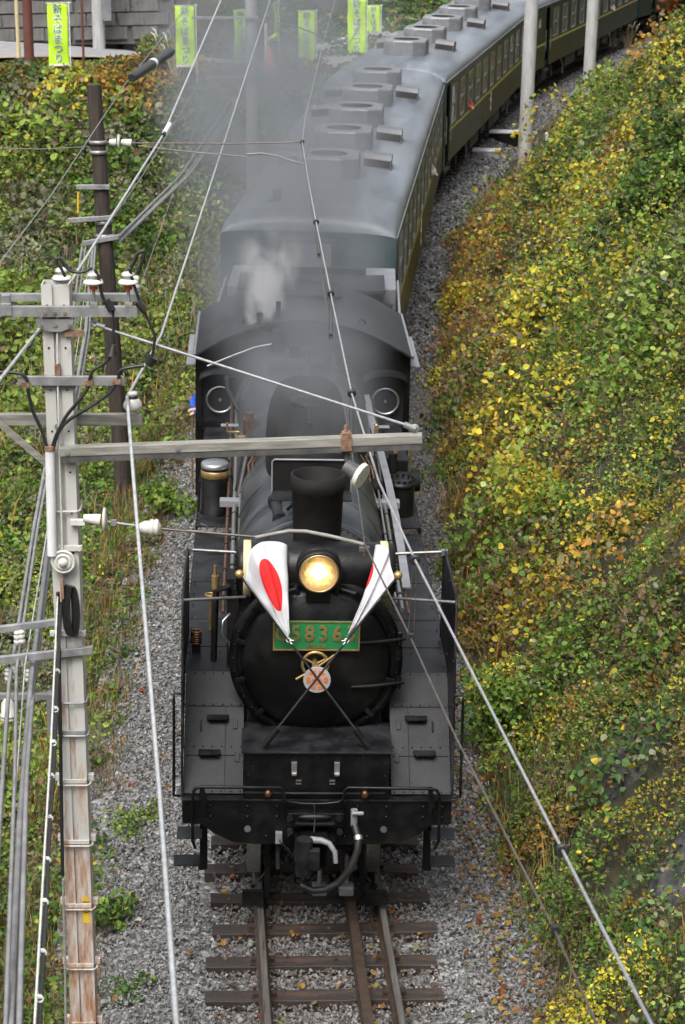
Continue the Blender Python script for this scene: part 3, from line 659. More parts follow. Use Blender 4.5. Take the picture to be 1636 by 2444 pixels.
# feedwater heater drum across the smokebox top
m = MB(); cx, cy, cz = -.03, .80, 3.19
m.lathe([(0, -.715), (.2, -.715), (.235, -.70), (.25, -.67), (.25, .67), (.235, .70), (.2, .715), (0, .715)], (cx, cy, cz), 'x', 40); fw = P('feedwater_heater', m, 'black')
for sx in (-1, 1): P('end_band', MB().lathe([(.251, sx*.58), (.258, sx*.585), (.258, sx*.645), (.251, sx*.65)], (cx, cy, cz), 'x', 40), 'creampole', fw)
m = MB()
for sx in (-1, 1):
    for k in range(18):
        a = 2*math.pi*k/18; m.ball((cx+sx*.716, cy+.19*math.cos(a), cz+.19*math.sin(a)), .014, 6, 4)
tag(P('bolts', m, 'deck', fw), kind='stuff')
# chimney
m = MB(); m.lathe([(.36, 3.0), (.28, 3.06), (.225, 3.18), (.222, 3.3), (.238, 3.74), (.25, 3.755), (.252, 3.90), (.228, 3.90), (.2, 3.4), (.19, 3.1)], (-.005, 1.42, 0), 'z', 40); P('chimney', m, 'blackmatt')
# wind plate behind the chimney
wp = P('smoke_lifting_plate', MB().box(-.42, .34, 2.36, 2.375, 3.44, 3.76), 'blackmatt', bevel=.003)
P('plate_rim', MB().tube([(-.42, 2.35, 3.44), (-.42, 2.35, 3.74), (-.40, 2.35, 3.765), (.32, 2.35, 3.765), (.34, 2.35, 3.74), (.34, 2.35, 3.44)], .010, 6), 'greypaint', wp)
P('plate_shelf', MB().box(-.42, .34, 2.05, 2.36, 3.44, 3.452), 'deck', wp)
# boiler
m = MB(); m.lathe([(.745, 2.2), (.76, 2.22), (.76, 5.2), (.80, 5.6), (.82, 7.2), (.84, 9.15)], (-.02, 0, 2.44), 'y', 64); bo = P('boiler', m, 'lagging')
for y in (2.25, 3.1, 3.95, 4.8, 5.7, 6.6, 7.5, 8.4): P('boiler_band', MB().lathe([(.762+max(0, y-5.2)*.02, y-.025), (.772+max(0, y-5.2)*.022, y-.022), (.772+max(0, y-5.2)*.022, y+.022), (.762+max(0, y-5.2)*.02, y+.025)], (-.02, 0, 2.44), 'y', 64), 'lagging', bo)
m = MB(); m.cyl((-.34, 2.55, 3.1), (-.38, 2.95, 3.13), .055, n=14); m.cyl((-.34, 2.5, 3.1), (-.34, 2.57, 3.1), .075, n=14); m.cyl((-.38, 2.95, 3.13), (-.39, 3.06, 3.14), .07, n=14); m.tube([(-.22, 2.75, 3.2), (-.2, 2.6, 3.25), (-.27, 2.55, 3.2)], .018, 6); P('blower_valve', m, 'deck')
# dome with hatch
m = MB(); m.ball((-.03, 4.95, 2.95), 1, 40, 20, (.45, 1.25, .87), .62); dm = P('steam_dome', m, 'blackmatt')
P('dome_hatch', MB().lathe([(0, .06), (.16, .055), (.2, .035), (.205, 0)], (-.03, 4.42, 3.79), 'z', 30), 'deck', dm)
P('hatch_latch', MB().tube([(-.03, 4.2, 3.81), (-.03, 4.08, 3.79), (-.03, 3.95, 3.72)], .018, 8).ball((-.03, 3.92, 3.7), .03, 8, 6), 'deck', dm)
# things on the boiler back
m = MB(); m.cyl((-.45, 7.6, 3.42), (.0, 7.6, 3.42), .14, n=20); m.cyl((.02, 7.6, 3.42), (.28, 7.6, 3.42), .16, n=20); m.box(-.2, -.08, 7.5, 7.7, 3.5, 3.66); P('turbo_generator', m, 'deck')
for x in (-.12, .1): P('safety_valve', MB().lathe([(.09, 3.22), (.09, 3.4), (.06, 3.45), (.06, 3.6), (0, 3.6)], (x, 6.75, 0), 'z', 16), 'blackmatt')
m = MB(); m.lathe([(.05, 3.2), (.05, 3.35), (.085, 3.37), (.085, 3.62), (.03, 3.68), (0, 3.68)], (-.32, 8.5, 0), 'z', 16); P('whistle', m, 'blackmatt')
# pipes along the boiler
for x, z, r, mt in ((-.80, 2.62, .024, 'pipe'), (-.87, 2.58, .018, 'copper'), (-.74, 2.66, .014, 'pipe'), (.80, 2.62, .022, 'pipe'), (.86, 2.58, .014, 'copper'), (.74, 2.70, .012, 'pipe')):
    m = MB(); m.tube([(x, 1.3, z), (x, 3.0, z), (x*1.005, 5.5, z+.01), (x*1.02, 9.15, z+.03)], r, 8); pp = P('boiler_pipe', m, mt)
    for y in (1.7, 2.5, 3.3, 4.2, 5.0, 6.0, 7.0, 8.0): P('pipe_collar', MB().cyl((x, y, z), (x, y+.03, z), r*1.35, n=8), 'blackmatt', pp)
for sx in (-1, 1):
    P('pipe_bracket', MB().box(min(sx*.64, sx*.96), max(sx*.64, sx*.96), 4.55, 4.67, 2.655, 2.67).box(min(sx*.64, sx*.96), max(sx*.64, sx*.96), 4.53, 4.545, 2.60, 2.67), 'greypaint', bevel=.004)
    P('pipe_bracket', MB().box(min(sx*.66, sx*1.0), max(sx*.66, sx*1.0), 7.4, 7.5, 2.70, 2.715), 'greypaint', bevel=.004)
# left side: tall reservoir, lubricators, copper pipework
m = MB(); m.lathe([(.17, ZB+.02), (.17, ZB+.08), (.152, ZB+.1), (.150, ZB+.60), (.145, ZB+.62)], (-1.03, 5.55, 0), 'z', 32); tk = P('feed_pump_drum', m, 'black')
P('drum_lid', MB().lathe([(.156, ZB+.60), (.156, ZB+.64), (.14, ZB+.655), (0, ZB+.665)], (-1.03, 5.55, 0), 'z', 32), 'steel', tk)
P('brass_band', MB().lathe([(.151, ZB+.49), (.156, ZB+.495), (.156, ZB+.565), (.151, ZB+.57)], (-1.03, 5.55, 0), 'z', 32), 'brass', tk)
P('side_pipe', MB().tube([(-.86, 5.55, ZB+.5), (-.82, 5.55, ZB+.45), (-.82, 5.5, ZB+.05)], .02, 8), 'blackmatt', tk); P('side_pipe', MB().tube([(-1.2, 5.5, ZB+.45), (-1.215, 5.48, ZB+.1)], .016, 8), 'blackmatt', tk)
m = MB(); m.cyl((-.66, 6.5, 2.75), (-.66, 6.5, 3.05), .075, n=16); m.cyl((-.66, 6.5, 3.05), (-.66, 6.5, 3.12), .05, n=12); P('lubricator', m, 'copper', label='dull bronze lubricator pot beside the dome')
m = MB(); m.cyl((-.74, 6.35, 2.7), (-.74, 6.35, 2.88), .06, n=14); P('lubricator', m, 'brass')
for i, pts in enumerate((((-.55, 5.2, 3.0), (-.62, 5.0, 2.95), (-.60, 4.85, 2.85), (-.62, 4.75, 2.75), (-.56, 4.6, 2.85), (-.3, 4.3, 3.12)), ((-.58, 5.15, 3.03), (-.66, 4.95, 2.95), (-.64, 4.7, 2.73), (-.57, 4.55, 2.8), (-.34, 4.2, 3.1)), ((.56, 5.2, 3.0), (.64, 5.0, 2.9), (.66, 4.8, 2.75), (.75, 4.6, 2.6)), ((.6, 5.3, 3.0), (.68, 5.1, 2.88), (.72, 4.9, 2.7)))):
    P('copper_pipe', MB().tube(pts, .013, 8), 'copper')
m = MB(); m.ball((-.58, 5.3, 3.05), .08, 12, 8); m.cyl((-.58, 5.3, 2.9), (-.58, 5.3, 3.15), .04); m.cyl((-.72, 5.28, 3.06), (-.44, 5.32, 3.06), .03); m.cyl((-.68, 5.2, 2.96), (-.78, 4.9, 2.5), .06, n=12); P('clack_valve', m, 'black')
m = MB(); m.ball((.58, 5.3, 3.05), .08, 12, 8); m.cyl((.58, 5.3, 2.9), (.58, 5.3, 3.15), .04); m.cyl((.44, 5.28, 3.06), (.74, 5.32, 3.06), .03); m.cyl((.68, 5.25, 2.96), (.76, 4.9, 2.5), .06, n=12); m.ball((.72, 4.95, 2.72), .09, 12, 8, (1, 1.3, 1)); P('clack_valve', m, 'blackmatt')
P('brass_cock', MB().tube([(-.78, 7.0, 2.75), (-.92, 7.0, 2.75), (-.92, 7.0, 2.86)], .016, 8), 'brass')
P('hose', MB().tube([(-.9, 6.0, 2.7), (-.92, 6.0, 2.55), (-1.02, 5.98, 2.52), (-1.2, 5.95, 2.51)], .03, 10), 'blackmatt')
P('handhold_hose', MB().tube([(-.84, 8.6, 3.0), (-.95, 8.4, 3.05), (-.93, 8.2, 2.95), (-.8, 8.0, 2.75), (-.62, 7.9, 2.75), (-.45, 7.7, 3.0)], .03, 10), 'deck')
# right side: pump with bolted cover, valves, flat duct
m = MB(); m.cyl((1.03, 5.55, ZB+.0), (1.03, 5.55, ZB+.42), .155, n=32); m.lathe([(.175, ZB+.42), (.175, ZB+.46), (0, ZB+.465)], (1.03, 5.55, 0), 'z', 32); pmp = P('air_pump', m, 'black')
m = MB()
for k in range(14):
    a = 2*math.pi*k/14; m.cyl((1.03+.15*math.cos(a), 5.55+.15*math.sin(a), ZB+.46), (1.03+.15*math.cos(a), 5.55+.15*math.sin(a), ZB+.495), .016, n=6)
tag(P('cover_bolts', m, 'blackmatt', pmp), kind='stuff')
m = MB(); m.cyl((.92, 6.1, ZB+.3), (1.22, 6.1, ZB+.3), .1, n=16); m.cyl((.97, 6.1, ZB+.1), (.97, 6.1, ZB+.62), .05); m.cyl((1.18, 6.1, ZB+.3), (1.28, 6.1, ZB+.3), .13, n=8); m.box(.85, 1.0, 6.3, 6.6, ZB+.07, ZB+.5); P('pump_head', m, 'blackmatt')
P('brass_cock', MB().cyl((1.0, 6.1, ZB+.62), (1.0, 6.1, ZB+.76), .028).ball((.985, 6.1, ZB+.78), .028, 8, 6).ball((1.02, 6.1, ZB+.78), .024, 8, 6), 'brass')
P('brass_cock', MB().cyl((.80, 6.6, 2.7), (.80, 6.6, 2.92), .03).ball((.80, 6.6, 2.95), .028, 8, 6), 'brass')
P('tool_locker', MB().box(1.0, 1.22, 7.2, 9.0, ZB+.08, ZB+.22), 'deck', bevel=.01)
m = MB(); cl = [(.78, 8.8, 2.75), (.80, 7.6, 2.74), (.84, 6.4, 2.72), (.87, 5.2, 2.70), (.885, 4.0, 2.68), (.885, 3.0, 2.66), (.875, 1.9, 2.64)]
for (a, b) in zip(cl[:-1], cl[1:]):
    m.add([(a[0]-.04, a[1], a[2]), (a[0]+.04, a[1], a[2]), (b[0]+.04, b[1], b[2]), (b[0]-.04, b[1], b[2]), (a[0]-.04, a[1], a[2]-.015), (a[0]+.04, a[1], a[2]-.015), (b[0]+.04, b[1], b[2]-.015), (b[0]-.04, b[1], b[2]-.015)], [(0, 1, 2, 3), (7, 6, 5, 4), (0, 3, 7, 4), (1, 5, 6, 2), (0, 4, 5, 1), (3, 2, 6, 7)])
P('flat_duct', m, 'greypaint')
# cab
cab_top = [(x, 3.16+.46*(1-(abs(x)/1.36)**1.9)) for x in [-1.36+2.72*i/24 for i in range(25)]]
def front_wall():
    m = MB(); y0, y1 = 9.16, 9.19
    def q(x0, x1, z0, z1): m.box(x0, x1, y0, y1, z0, z1)
    for sx in (-1, 1):
        def b(a, c): return (min(sx*a, sx*c), max(sx*a, sx*c))
        q(*b(1.27, 1.34), 1.35, 3.16); q(*b(.78, 1.27), 1.35, 2.28); q(*b(.78, 1.27), 2.92, 3.16); q(*b(.5, .78), 1.35, 3.16)
    q(-.5, .5, 2.9, 3.16)
    top = [(x*.985, z-.02) for x, z in cab_top]; m.prism([(-1.34, 3.161), (1.34, 3.161)]+top[::-1], 'y', y0, y1)
    return m
cabw = P('cab_front_wall', front_wall(), 'black')
for sx in (-1, 1):
    P('front_window', MB().box(min(sx*.775, sx*1.275), max(sx*.775, sx*1.275), 9.20, 9.206, 2.275, 2.925), 'glassdark', cabw)
    m = MB(); m.torus((sx*1.04, 9.15, 2.575), .165, .016, 'y', 36, 8); m.cyl((sx*1.04, 9.16, 2.575), (sx*1.04, 9.13, 2.575), .02, n=10); P('clear_view_ring', m, 'steel', cabw)
    P('clear_view_disc', MB().cyl((sx*1.04, 9.165, 2.575), (sx*1.04, 9.172, 2.575), .16, n=36), 'glassdark', cabw)
    pts = [(sx*(1.03+.27*math.cos(a)), 2.86+.1*math.sin(a)) for a in [math.pi*k/10 for k in range(11)]]
    m = MB(); vs = [(x, 9.158, z+.02) for x, z in pts]+[(x, 8.98, z-.02) for x, z in pts]; m.add(vs, [(i, i+1, 12+i, 11+i) for i in range(10)], True); m.add([(x, y, z+.008) for x, y, z in vs], [(11+i, 12+i, i+1, i) for i in range(10)], True); P('window_visor', m, 'deck', cabw)
    P('window_ledge', MB().box(min(sx*.8, sx*1.26), max(sx*.8, sx*1.26), 9.10, 9.158, 2.2, 2.215), 'deck', cabw)
    m = MB(); x0, x1 = min(sx*1.32, sx*1.35), max(sx*1.32, sx*1.35)
    m.box(x0, x1, 9.195, 11.3, 1.3, 2.25); m.box(x0, x1, 9.195, 11.3, 2.92, 3.16); m.box(x0, x1, 9.195, 9.65, 2.25, 2.92); m.box(x0, x1, 10.75, 11.3, 2.25, 2.92); P('cab_side_wall', m, 'black', bevel=.004)
    P('window_awning', MB().box(min(sx*1.355, sx*1.47), max(sx*1.355, sx*1.47), 9.25, 10.9, 2.99, 3.01), 'greypaint')
    P('cab_handrail', MB().tube([(sx*1.39, 9.22, 1.4), (sx*1.39, 9.22, 2.3)], .013), 'brass')
m = MB(); top = [(x, 8.98, z) for x, z in cab_top]; n = len(top)
vs = []
for y in (8.98, 11.45): vs += [(x, y, z+.03) for x, z in cab_top]+[(x, y, z) for x, z in cab_top]
m.add(vs, [(i, i+1, 2*n+i+1, 2*n+i) for i in range(n-1)], True); m.add(vs, [(n+i+1, n+i, 3*n+i, 3*n+i+1) for i in range(n-1)], True)
m.add(vs, [(i+1, i, n+i, n+i+1) for i in range(n-1)]+[(2*n+i, 2*n+i+1, 3*n+i+1, 3*n+i) for i in range(n-1)]); rf = P('cab_roof', m, 'deck')
for sx in (-1, 1): P('rain_gutter', MB().tube([(sx*1.36, 8.98, 3.185), (sx*1.36, 11.45, 3.185)], .022, 8), 'steel', rf)
P('roof_hatch', MB().box(-.5, .5, 10.3, 11.2, 3.63, 3.68), 'deck', rf, .01)
for x in (-.72, .74): P('lifting_eye', MB().torus((x, 9.5, 3.50), .045, .012, 'y', 16, 6), 'blackmatt', rf)
P('roof_whistle', MB().cyl((-.32, 9.25, 3.55), (-.32, 9.25, 3.82), .03, n=10), 'blackmatt', rf); P('roof_vent_pipe', MB().cyl((-.55, 9.3, 3.46), (-.55, 9.3, 3.66), .04, n=10), 'blackmatt', rf)
P('roof_pipe', MB().tube([(-1.2, 9.10, 3.02), (-.9, 9.10, 3.15), (-.6, 9.10, 3.27), (-.3, 9.10, 3.33)], .016, 6), 'steel', cabw)
P('cab_rear_wall', MB().box(-1.31, 1.31, 11.1, 11.13, 1.3, 2.2), 'black'); P('cab_floor', MB().box(-1.31, 1.31, 9.2, 11.1, 1.3, 1.34), 'blackmatt')
P('backhead', MB().lathe([(0, 9.6), (.6, 9.6), (.8, 9.5), (.82, 9.2)], (-.02, 0, 2.3), 'y', 32), 'blackmatt')
# front rail, coupler, hoses, guards
m = MB(); y = -.08
m.tube([(-1.09, .02, .80), (-1.11, y, .92), (-1.11, y, 1.36), (-1.09, y, 1.425), (-1.03, y, 1.44), (-.34, y, 1.44), (-.31, y, 1.42), (-.30, y, 1.33), (-.26, y, 1.30), (-.15, y, 1.285), (-.03, y, 1.28), (.09, y, 1.285), (.19, y, 1.30), (.23, y, 1.33), (.24, y, 1.42), (.27, y, 1.44), (.99, y, 1.435), (1.06, y, 1.42), (1.09, y, 1.36), (1.09, y, .92), (1.07, .02, .80)], .015, 8); P('uncoupling_rail', m, 'black')
for x in (-1.03, 1.0): P('rail_bracket', MB().prism([(x-.02, 1.44), (x+.02, 1.44), (x+.05, 1.28), (x-.0, 1.2)], 'y', -.09, -.05), 'black', bevel=.004)
for x in (-.3, .235): P('rail_bracket', MB().box(x-.02, x+.02, -.09, .0, 1.29, 1.325), 'black', bevel=.004)
m = MB(); m.tube([(-.66, -.04, 1.37), (-.3, -.04, 1.365), (.22, -.04, 1.365), (.6, -.04, 1.37)], .012, 8); P('steam_heat_pipe', m, 'deck')
for x in (-.44, .42): P('brass_tap', MB().ball((x, -.06, 1.37), .035, 10, 6, (1, 1, 1.25)), 'copper')
cp_ = P('coupler', MB().box(-.15, .10, -.30, .0, .74, 1.02).prism([(-.17, -.30), (.12, -.30), (.16, -.2), (.16, -.05), (-.2, -.05), (-.2, -.2)], 'z', .78, .99), 'black', bevel=.02)
m = MB(); m.cyl((-.12, -.38, .74), (-.12, -.38, 1.08), .075, n=20); m.box(-.12, .02, -.44, -.37, .80, 1.0); P('knuckle', m, 'deck', cp_, .012)
P('guard_arm', MB().tube([(-.06, -.33, 1.05), (.03, -.36, 1.06), (.10, -.38, 1.04), (.15, -.42, .98), (.16, -.44, .88)], [.035, .03, .026, .024, .02], 10), 'greypaint', cp_)
P('coupler_carrier', MB().box(-.27, .24, -.10, .0, 1.06, 1.2).box(-.2, .16, -.16, -.1, 1.10, 1.13).ball((-.02, -.1, 1.16), .1, 16, 8, (1.6, .4, .4)), 'black', bevel=.01)
for x in (-.24, .20):
    for z in (1.03, 1.16): P('carrier_bolt', MB().cyl((x, -.13, z), (x, -.09, z), .03, n=6), 'deck')
P('lift_chain', MB().tube([(-.03, -.085, 1.285), (-.02, -.12, 1.18), (-.03, -.2, 1.06)], .009, 6), 'deck')
m = MB(); m.cyl((.33, -.06, 1.22), (.33, -.06, 1.06), .032, n=12); m.cyl((.31, -.1, 1.20), (.41, -.1, 1.20), .02, n=8); hz = P('hose_cock', m, 'greypaint')
P('brake_hose', MB().tube([(.335, -.08, 1.08), (.37, -.16, .98), (.36, -.2, .88), (.30, -.22, .72), (.2, -.22, .58), (.08, -.2, .50), (-.03, -.18, .48), (-.14, -.15, .52)], .033, 12), 'cableblack', hz)
P('hose_clip', MB().cyl((.365, -.14, 1.0), (.37, -.165, .97), .042, n=12), 'steel', hz)
m = MB()
for k in range(14): m.torus((-.33+.022*k+.0, -.08, .92-.03*k+.0008*k*k), .014, .004, 'y' if k % 2 else 'x', 8, 5)
P('safety_chain', m, 'deck'); P('chain_bracket', MB().box(-.37, -.31, -.06, .0, .88, .98), 'greypaint')
for sx in (-1, 1):
    x = sx*.567; m = MB(); m.box(x-.1, x+.1, .36, .40, .05, .20); m.box(x-sx*.13-.025, x-sx*.13+.025, .38, .44, .12, .9); m.box(min(x, x-sx*.15), max(x, x-sx*.15), .40, .43, .12, .18); m.cyl((x, .36, .27), (x, .36, .24), .02); P('rail_guard', m, 'black', bevel=.004)
    P('guard_brace', MB().tube([(x-sx*.05, .40, .28), (x-sx*.30, .42, .62)], .014, 6), 'deck')
for x in (.05, .30): P('train_stop_receiver', MB().box(x-.07, x+.07, .46, .60, .09, .19).box(x-.02, x+.02, .5, .55, .19, .5), 'roofunit', bevel=.02)
for sx in (-1, 1): P('brake_cylinder', MB().cyl((sx*.85, .5, .75), (sx*.85, .5, 1.0), .08), 'under')

# ------------------------------------------------------------------ driver in the cab
def skinned(name, verts, edges, radii, mat, parent, sub=2):
    me = bpy.data.meshes.new(name); me.from_pydata(verts, edges, []); o = mo(name, me, mat, parent)
    sk = o.modifiers.new('skin', 'SKIN'); sk.use_smooth_shade = True
    for v, r in zip(me.skin_vertices[0].data, radii): v.radius = (r, r) if not isinstance(r, tuple) else r
    me.skin_vertices[0].data[0].use_root = True
    o.modifiers.new('sub', 'SUBSURF').levels = 1; o.modifiers['sub'].render_levels = sub
    return o
def person(label, M, jacket, hairm, seated=False, lean=0.0, out=1, group=None, cat='person'):
    """upper figure at a window: origin at the hip, +x points out of the window"""
    p = thing('person', label, 'person', M=M, group=group)
    l = lean
    V = [(0, 0, 0), (.03+l*.3, 0, .2), (.06+l*.6, 0, .42), (.08+l*.8, 0, .52), (.07+l*.7, .19, .45), (.07+l*.7, -.19, .45), (.25+l, .30, .24), (.25+l, -.30, .24), (.27+l, .10, .21), (.27+l, -.08, .21), (0, .1, -.12), (0, -.1, -.12), (.2, .11, -.45), (.2, -.11, -.45), (.2, .11, -.85), (.2, -.11, -.85)]
    E_ = [(0, 1), (1, 2), (2, 3), (2, 4), (2, 5), (4, 6), (5, 7), (6, 8), (7, 9), (0, 10), (0, 11), (10, 12), (11, 13), (12, 14), (13, 15)]
    rr = [.15, .15, .14, .07, .085, .085, .062, .062, .045, .045, .1, .1, .075, .075, .05, .05]
    b = skinned('body', V, E_, rr, jacket, p)
    head = MB(); hc = Vector((.11+l*.95, 0, .68)); head.ball(hc, .1, 20, 14, (.98, .8, 1.2)); head.ball(hc+Vector((.1, 0, -.015)), .02, 8, 6, (1.1, .7, 1.4)); head.cyl(hc+Vector((-.02, 0, -.08)), hc+Vector((-.03, 0, -.2)), .05, n=12)
    for sy in (-1, 1): head.ball(hc+Vector((-.005, sy*.083, -.005)), .026, 8, 6, (.7, .4, 1.2))
    h = head.obj('head', 'skin', p)
    f = MB(); f.ball(hc+Vector((-.012, 0, .03)), .107, 20, 12, (.98, .82, 1.02)) ; f.add([], [])
    hh = MB()
    for v_, fc, sm in (): pass
    hr = MB(); n_, m_ = 20, 7
    vs = []
    for j in range(m_+1):
        ph = math.pi*.5*j/m_-.1
        for k in range(n_):
            th = 2*math.pi*k/n_; vs.append(hc+Vector((-.018+.108*math.cos(ph)*math.cos(th), .09*math.cos(ph)*math.sin(th), .03+.105*math.sin(ph))))
    hr.add(vs, [(j*n_+k, j*n_+(k+1) % n_, (j+1)*n_+(k+1) % n_, (j+1)*n_+k) for j in range(m_) for k in range(n_)], True); hr.obj('hair' if hairm == 'hair' else 'cap', hairm, p)
    ft = MB()
    for sy in (-1, 1): ft.ball(hc+Vector((.088, sy*.034, .012)), .009, 8, 6)
    ft.ball(hc+Vector((.088, 0, -.06)), .012, 8, 4, (.5, 2.0, .45)); ft.obj('facial_features', 'hair', h)
    for (q, sy) in ((V[8], 1), (V[9], -1)):
        hand = MB(); q = Vector(q)-Vector((.05, 0, 0)); hand.ball(q+Vector((.035, 0, -.005)), .04, 10, 8, (1.1, .9, .5))
        for k in range(4): hand.tube([q+Vector((.06, -.026+.018*k, 0)), q+Vector((.095+.01*(k in (1, 2)), -.028+.019*k, -.008)), q+Vector((.115+.012*(k in (1, 2)), -.028+.019*k, -.03))], [.009, .008, .007], 6)
        hand.tube([q+Vector((.025, -sy*.03, .0)), q+Vector((.05, -sy*.05, -.005)), q+Vector((.075, -sy*.052, -.012))], [.011, .009, .008], 6); hand.obj('hand', 'skin', p)
    return p
def at(Mr, x, y, z, rz=0): return Mr @ Matrix.Translation((x, y, z)) @ Matrix.Rotation(rz, 4, 'Z')
person('person in a bright blue jacket and dark cap leaning on the cab side window', at(M_LOCO, -1.06, 9.85, 2.05, R(190)), 'blue', 'cap', lean=.05)

# ------------------------------------------------------------------ flags on the smokebox
def flag_mat():
    m, nt, b = _nodes('flag_cloth'); N, Lk = nt.nodes, nt.links
    uv = N.new('ShaderNodeUVMap'); vm = N.new('ShaderNodeVectorMath'); vm.operation = 'DISTANCE'; Lk.new(uv.outputs[0], vm.inputs[0]); vm.inputs[1].default_value = (.5, .42, 0)
    lt = N.new('ShaderNodeMath'); lt.operation = 'LESS_THAN'; Lk.new(vm.outputs['Value'], lt.inputs[0]); lt.inputs[1].default_value = .25
    mx = N.new('ShaderNodeMix'); mx.data_type = 'RGBA'; Lk.new(lt.outputs[0], mx.inputs[0]); mx.inputs[6].default_value = (.56, .56, .58, 1); mx.inputs[7].default_value = (.62, .008, .010, 1)
    Lk.new(mx.outputs[2], b.inputs['Base Color']); b.inputs['Roughness'].default_value = .75
    tr = N.new('ShaderNodeBsdfTranslucent'); Lk.new(mx.outputs[2], tr.inputs[0]); ms = N.new('ShaderNodeMixShader'); ms.inputs[0].default_value = .2; Lk.new(b.outputs[0], ms.inputs[1]); Lk.new(tr.outputs[0], ms.inputs[2]); Lk.new(ms.outputs[0], nt.nodes['Material Output'].inputs[0])
    return m
FLAG = flag_mat()
def flag(label, ball, foot, t0, t1, top_out, mid, low_out, ctl, folds, phase, side, usc=1.0):
    ball, foot = Vector(ball), Vector(foot); f = thing('flag', label, 'flag', M=M_LOCO, group='national flags on the locomotive front')
    MB().tube([ball, foot], .011, 8).obj('flag_pole', 'cableblack', f); MB().ball(ball+(ball-foot).normalized()*.02, .04, 16, 10).obj('finial_ball', 'brass', f)
    MB().cyl(foot+(ball-foot)*.0, foot+(ball-foot)*.10, .03, n=12).obj('pole_socket', 'blackmatt', f)
    nu, nv = 30, 34; vs = []; uvs = []
    A_, B_ = ball+(foot-ball)*t0, ball+(foot-ball)*t1; C_, D_, K_, E_ = Vector(top_out), Vector(low_out), Vector(ctl), Vector(mid)
    for j in range(nv+1):
        b = j/nv; h = A_.lerp(B_, b)
        o = C_*(1-b)**2+E_*2*b*(1-b)+D_*b*b; k_ = K_.lerp((h+o)/2+Vector((0, -.04, .02)), min(1, b*2.2))
        for i in range(nu+1):
            a = i/nu; q = h*(1-a)**2+k_*2*a*(1-a)+o*a*a
            w = math.sin(a*folds*math.pi+phase+b*1.0)*.055*(a*(1-a)*4)**.5*(1-b*.6)+math.sin(a*folds*5.1+b*2+phase)*.030*(a*(1-a)*4)**.3*(1-b*.5)+math.sin(a*23+b*7)*.006+math.sin(b*17-a*6+phase)*.006
            vs.append(q+Vector((w*.25, -w, w*.5))); uvs.append((a*usc, b))
    me = bpy.data.meshes.new('cloth'); me.from_pydata(vs, [], [(j*(nu+1)+i, j*(nu+1)+i+1, (j+1)*(nu+1)+i+1, (j+1)*(nu+1)+i) for j in range(nv) for i in range(nu)])
    ul = me.uv_layers.new(); 
    for lp in me.loops: ul.data[lp.index].uv = uvs[lp.vertex_index]
    me.polygons.foreach_set('use_smooth', [True]*len(me.polygons)); o = mo('cloth', me, FLAG, f)
    sd = o.modifiers.new('thick', 'SOLIDIFY'); sd.thickness = .003
    k = B_; MB().torus(k, .018, .006, 'y', 10, 5).tube([k, k+Vector((.03*side, -.02, -.03))], .006, 5).tube([k, k+Vector((.045*side, -.02, .005))], .006, 5).obj('tie_string', 'white', f)
flag('white flag with broad red disc tied left of the headlight', (-.70, .27, 3.30), (.44, .02, 1.80), .03, .375, (-.287, .60, 3.47), (-.285, .42, 3.2), (-.272, .22, 2.79), (-.66, .68, 3.62), 2.6, .4, 1)
flag('white flag seen nearly edge-on right of the headlight, with a sliver of red', (.67, .27, 3.30), (-.48, .02, 1.80), .03, .375, (.50, .72, 3.45), (.46, .36, 3.27), (.25, .20, 2.80), (.68, .62, 3.50), 2.0, 2.4, -1, .30)

# ------------------------------------------------------------------ tender
tender = thing('coal_tender', 'black coal tender coupled behind the locomotive cab', 'tender', M=M_TENDER)
def T(name, mb, mat, parent=tender, bevel=0.0): return mb.obj(name, mat, parent, bevel)
m = MB(); m.box(-1.33, 1.33, 11.9, 17.5, 1.2, 2.35); T('water_tank', m, 'black', bevel=.02)
for sx in (-1, 1):
    m = MB(); m.box(sx*1.30-.02, sx*1.30+.02, 12.0, 15.25, 2.352, 2.86); T('coal_board', m, 'black', bevel=.005)
    T('board_rail', MB().tube([(sx*1.30, 12.0, 2.87), (sx*1.30, 15.25, 2.87)], .02, 8), 'greypaint')
    T('tool_box', MB().box(min(sx*.82, sx*1.28), max(sx*.82, sx*1.28), 15.3, 16.9, 2.352, 2.74), 'greypaint', bevel=.015)
T('rear_coal_board', MB().box(-.8, .8, 15.78, 15.82, 2.352, 2.95), 'black', bevel=.005); T('coal_gate', MB().box(-1.28, 1.28, 11.95, 12.0, 2.352, 2.75), 'black')
T('tender_deck', MB().box(-1.2, 1.2, 15.84, 17.45, 2.352, 2.37), 'deck'); T('filler_lid', MB().box(-.45, .45, 16.2, 16.9, 2.371, 2.52), 'deck', bevel=.015); T('front_shelf', MB().box(-1.1, 1.1, 14.6, 15.76, 2.8, 2.86), 'deck', bevel=.01)
def coal():
    n = 2600; x = rng.uniform(-1.24, 1.24, n); y = rng.uniform(12.05, 15.1, n)
    z = 2.42+.42*(1-(x/1.35)**2)*(1-((y-13.7)/2.6)**2)+rng.normal(0, .02, n)
    m = MB()
    for a, b, c in zip(x, y, z):
        r = rng.uniform(.035, .085); q = rng.normal(0, 1, (6, 3)); vs = [(a+r*math.cos(k*1.256)*(1+.2*q[k, 0]), b+r*math.sin(k*1.256)*(1+.2*q[k, 1]), c+.3*r*q[k, 2]) for k in range(5)]+[(a, b, c+r*.8), (a, b, c-r*.8)]
        m.add(vs, [(k, (k+1) % 5, 5) for k in range(5)]+[((k+1) % 5, k, 6) for k in range(5)])
    m.add([(-1.28, 12, 2.4), (1.28, 12, 2.4), (1.28, 15.2, 2.4), (-1.28, 15.2, 2.4)], [(0, 1, 2, 3)])
    return m
tag(T('coal', coal(), 'coal'), kind='stuff')
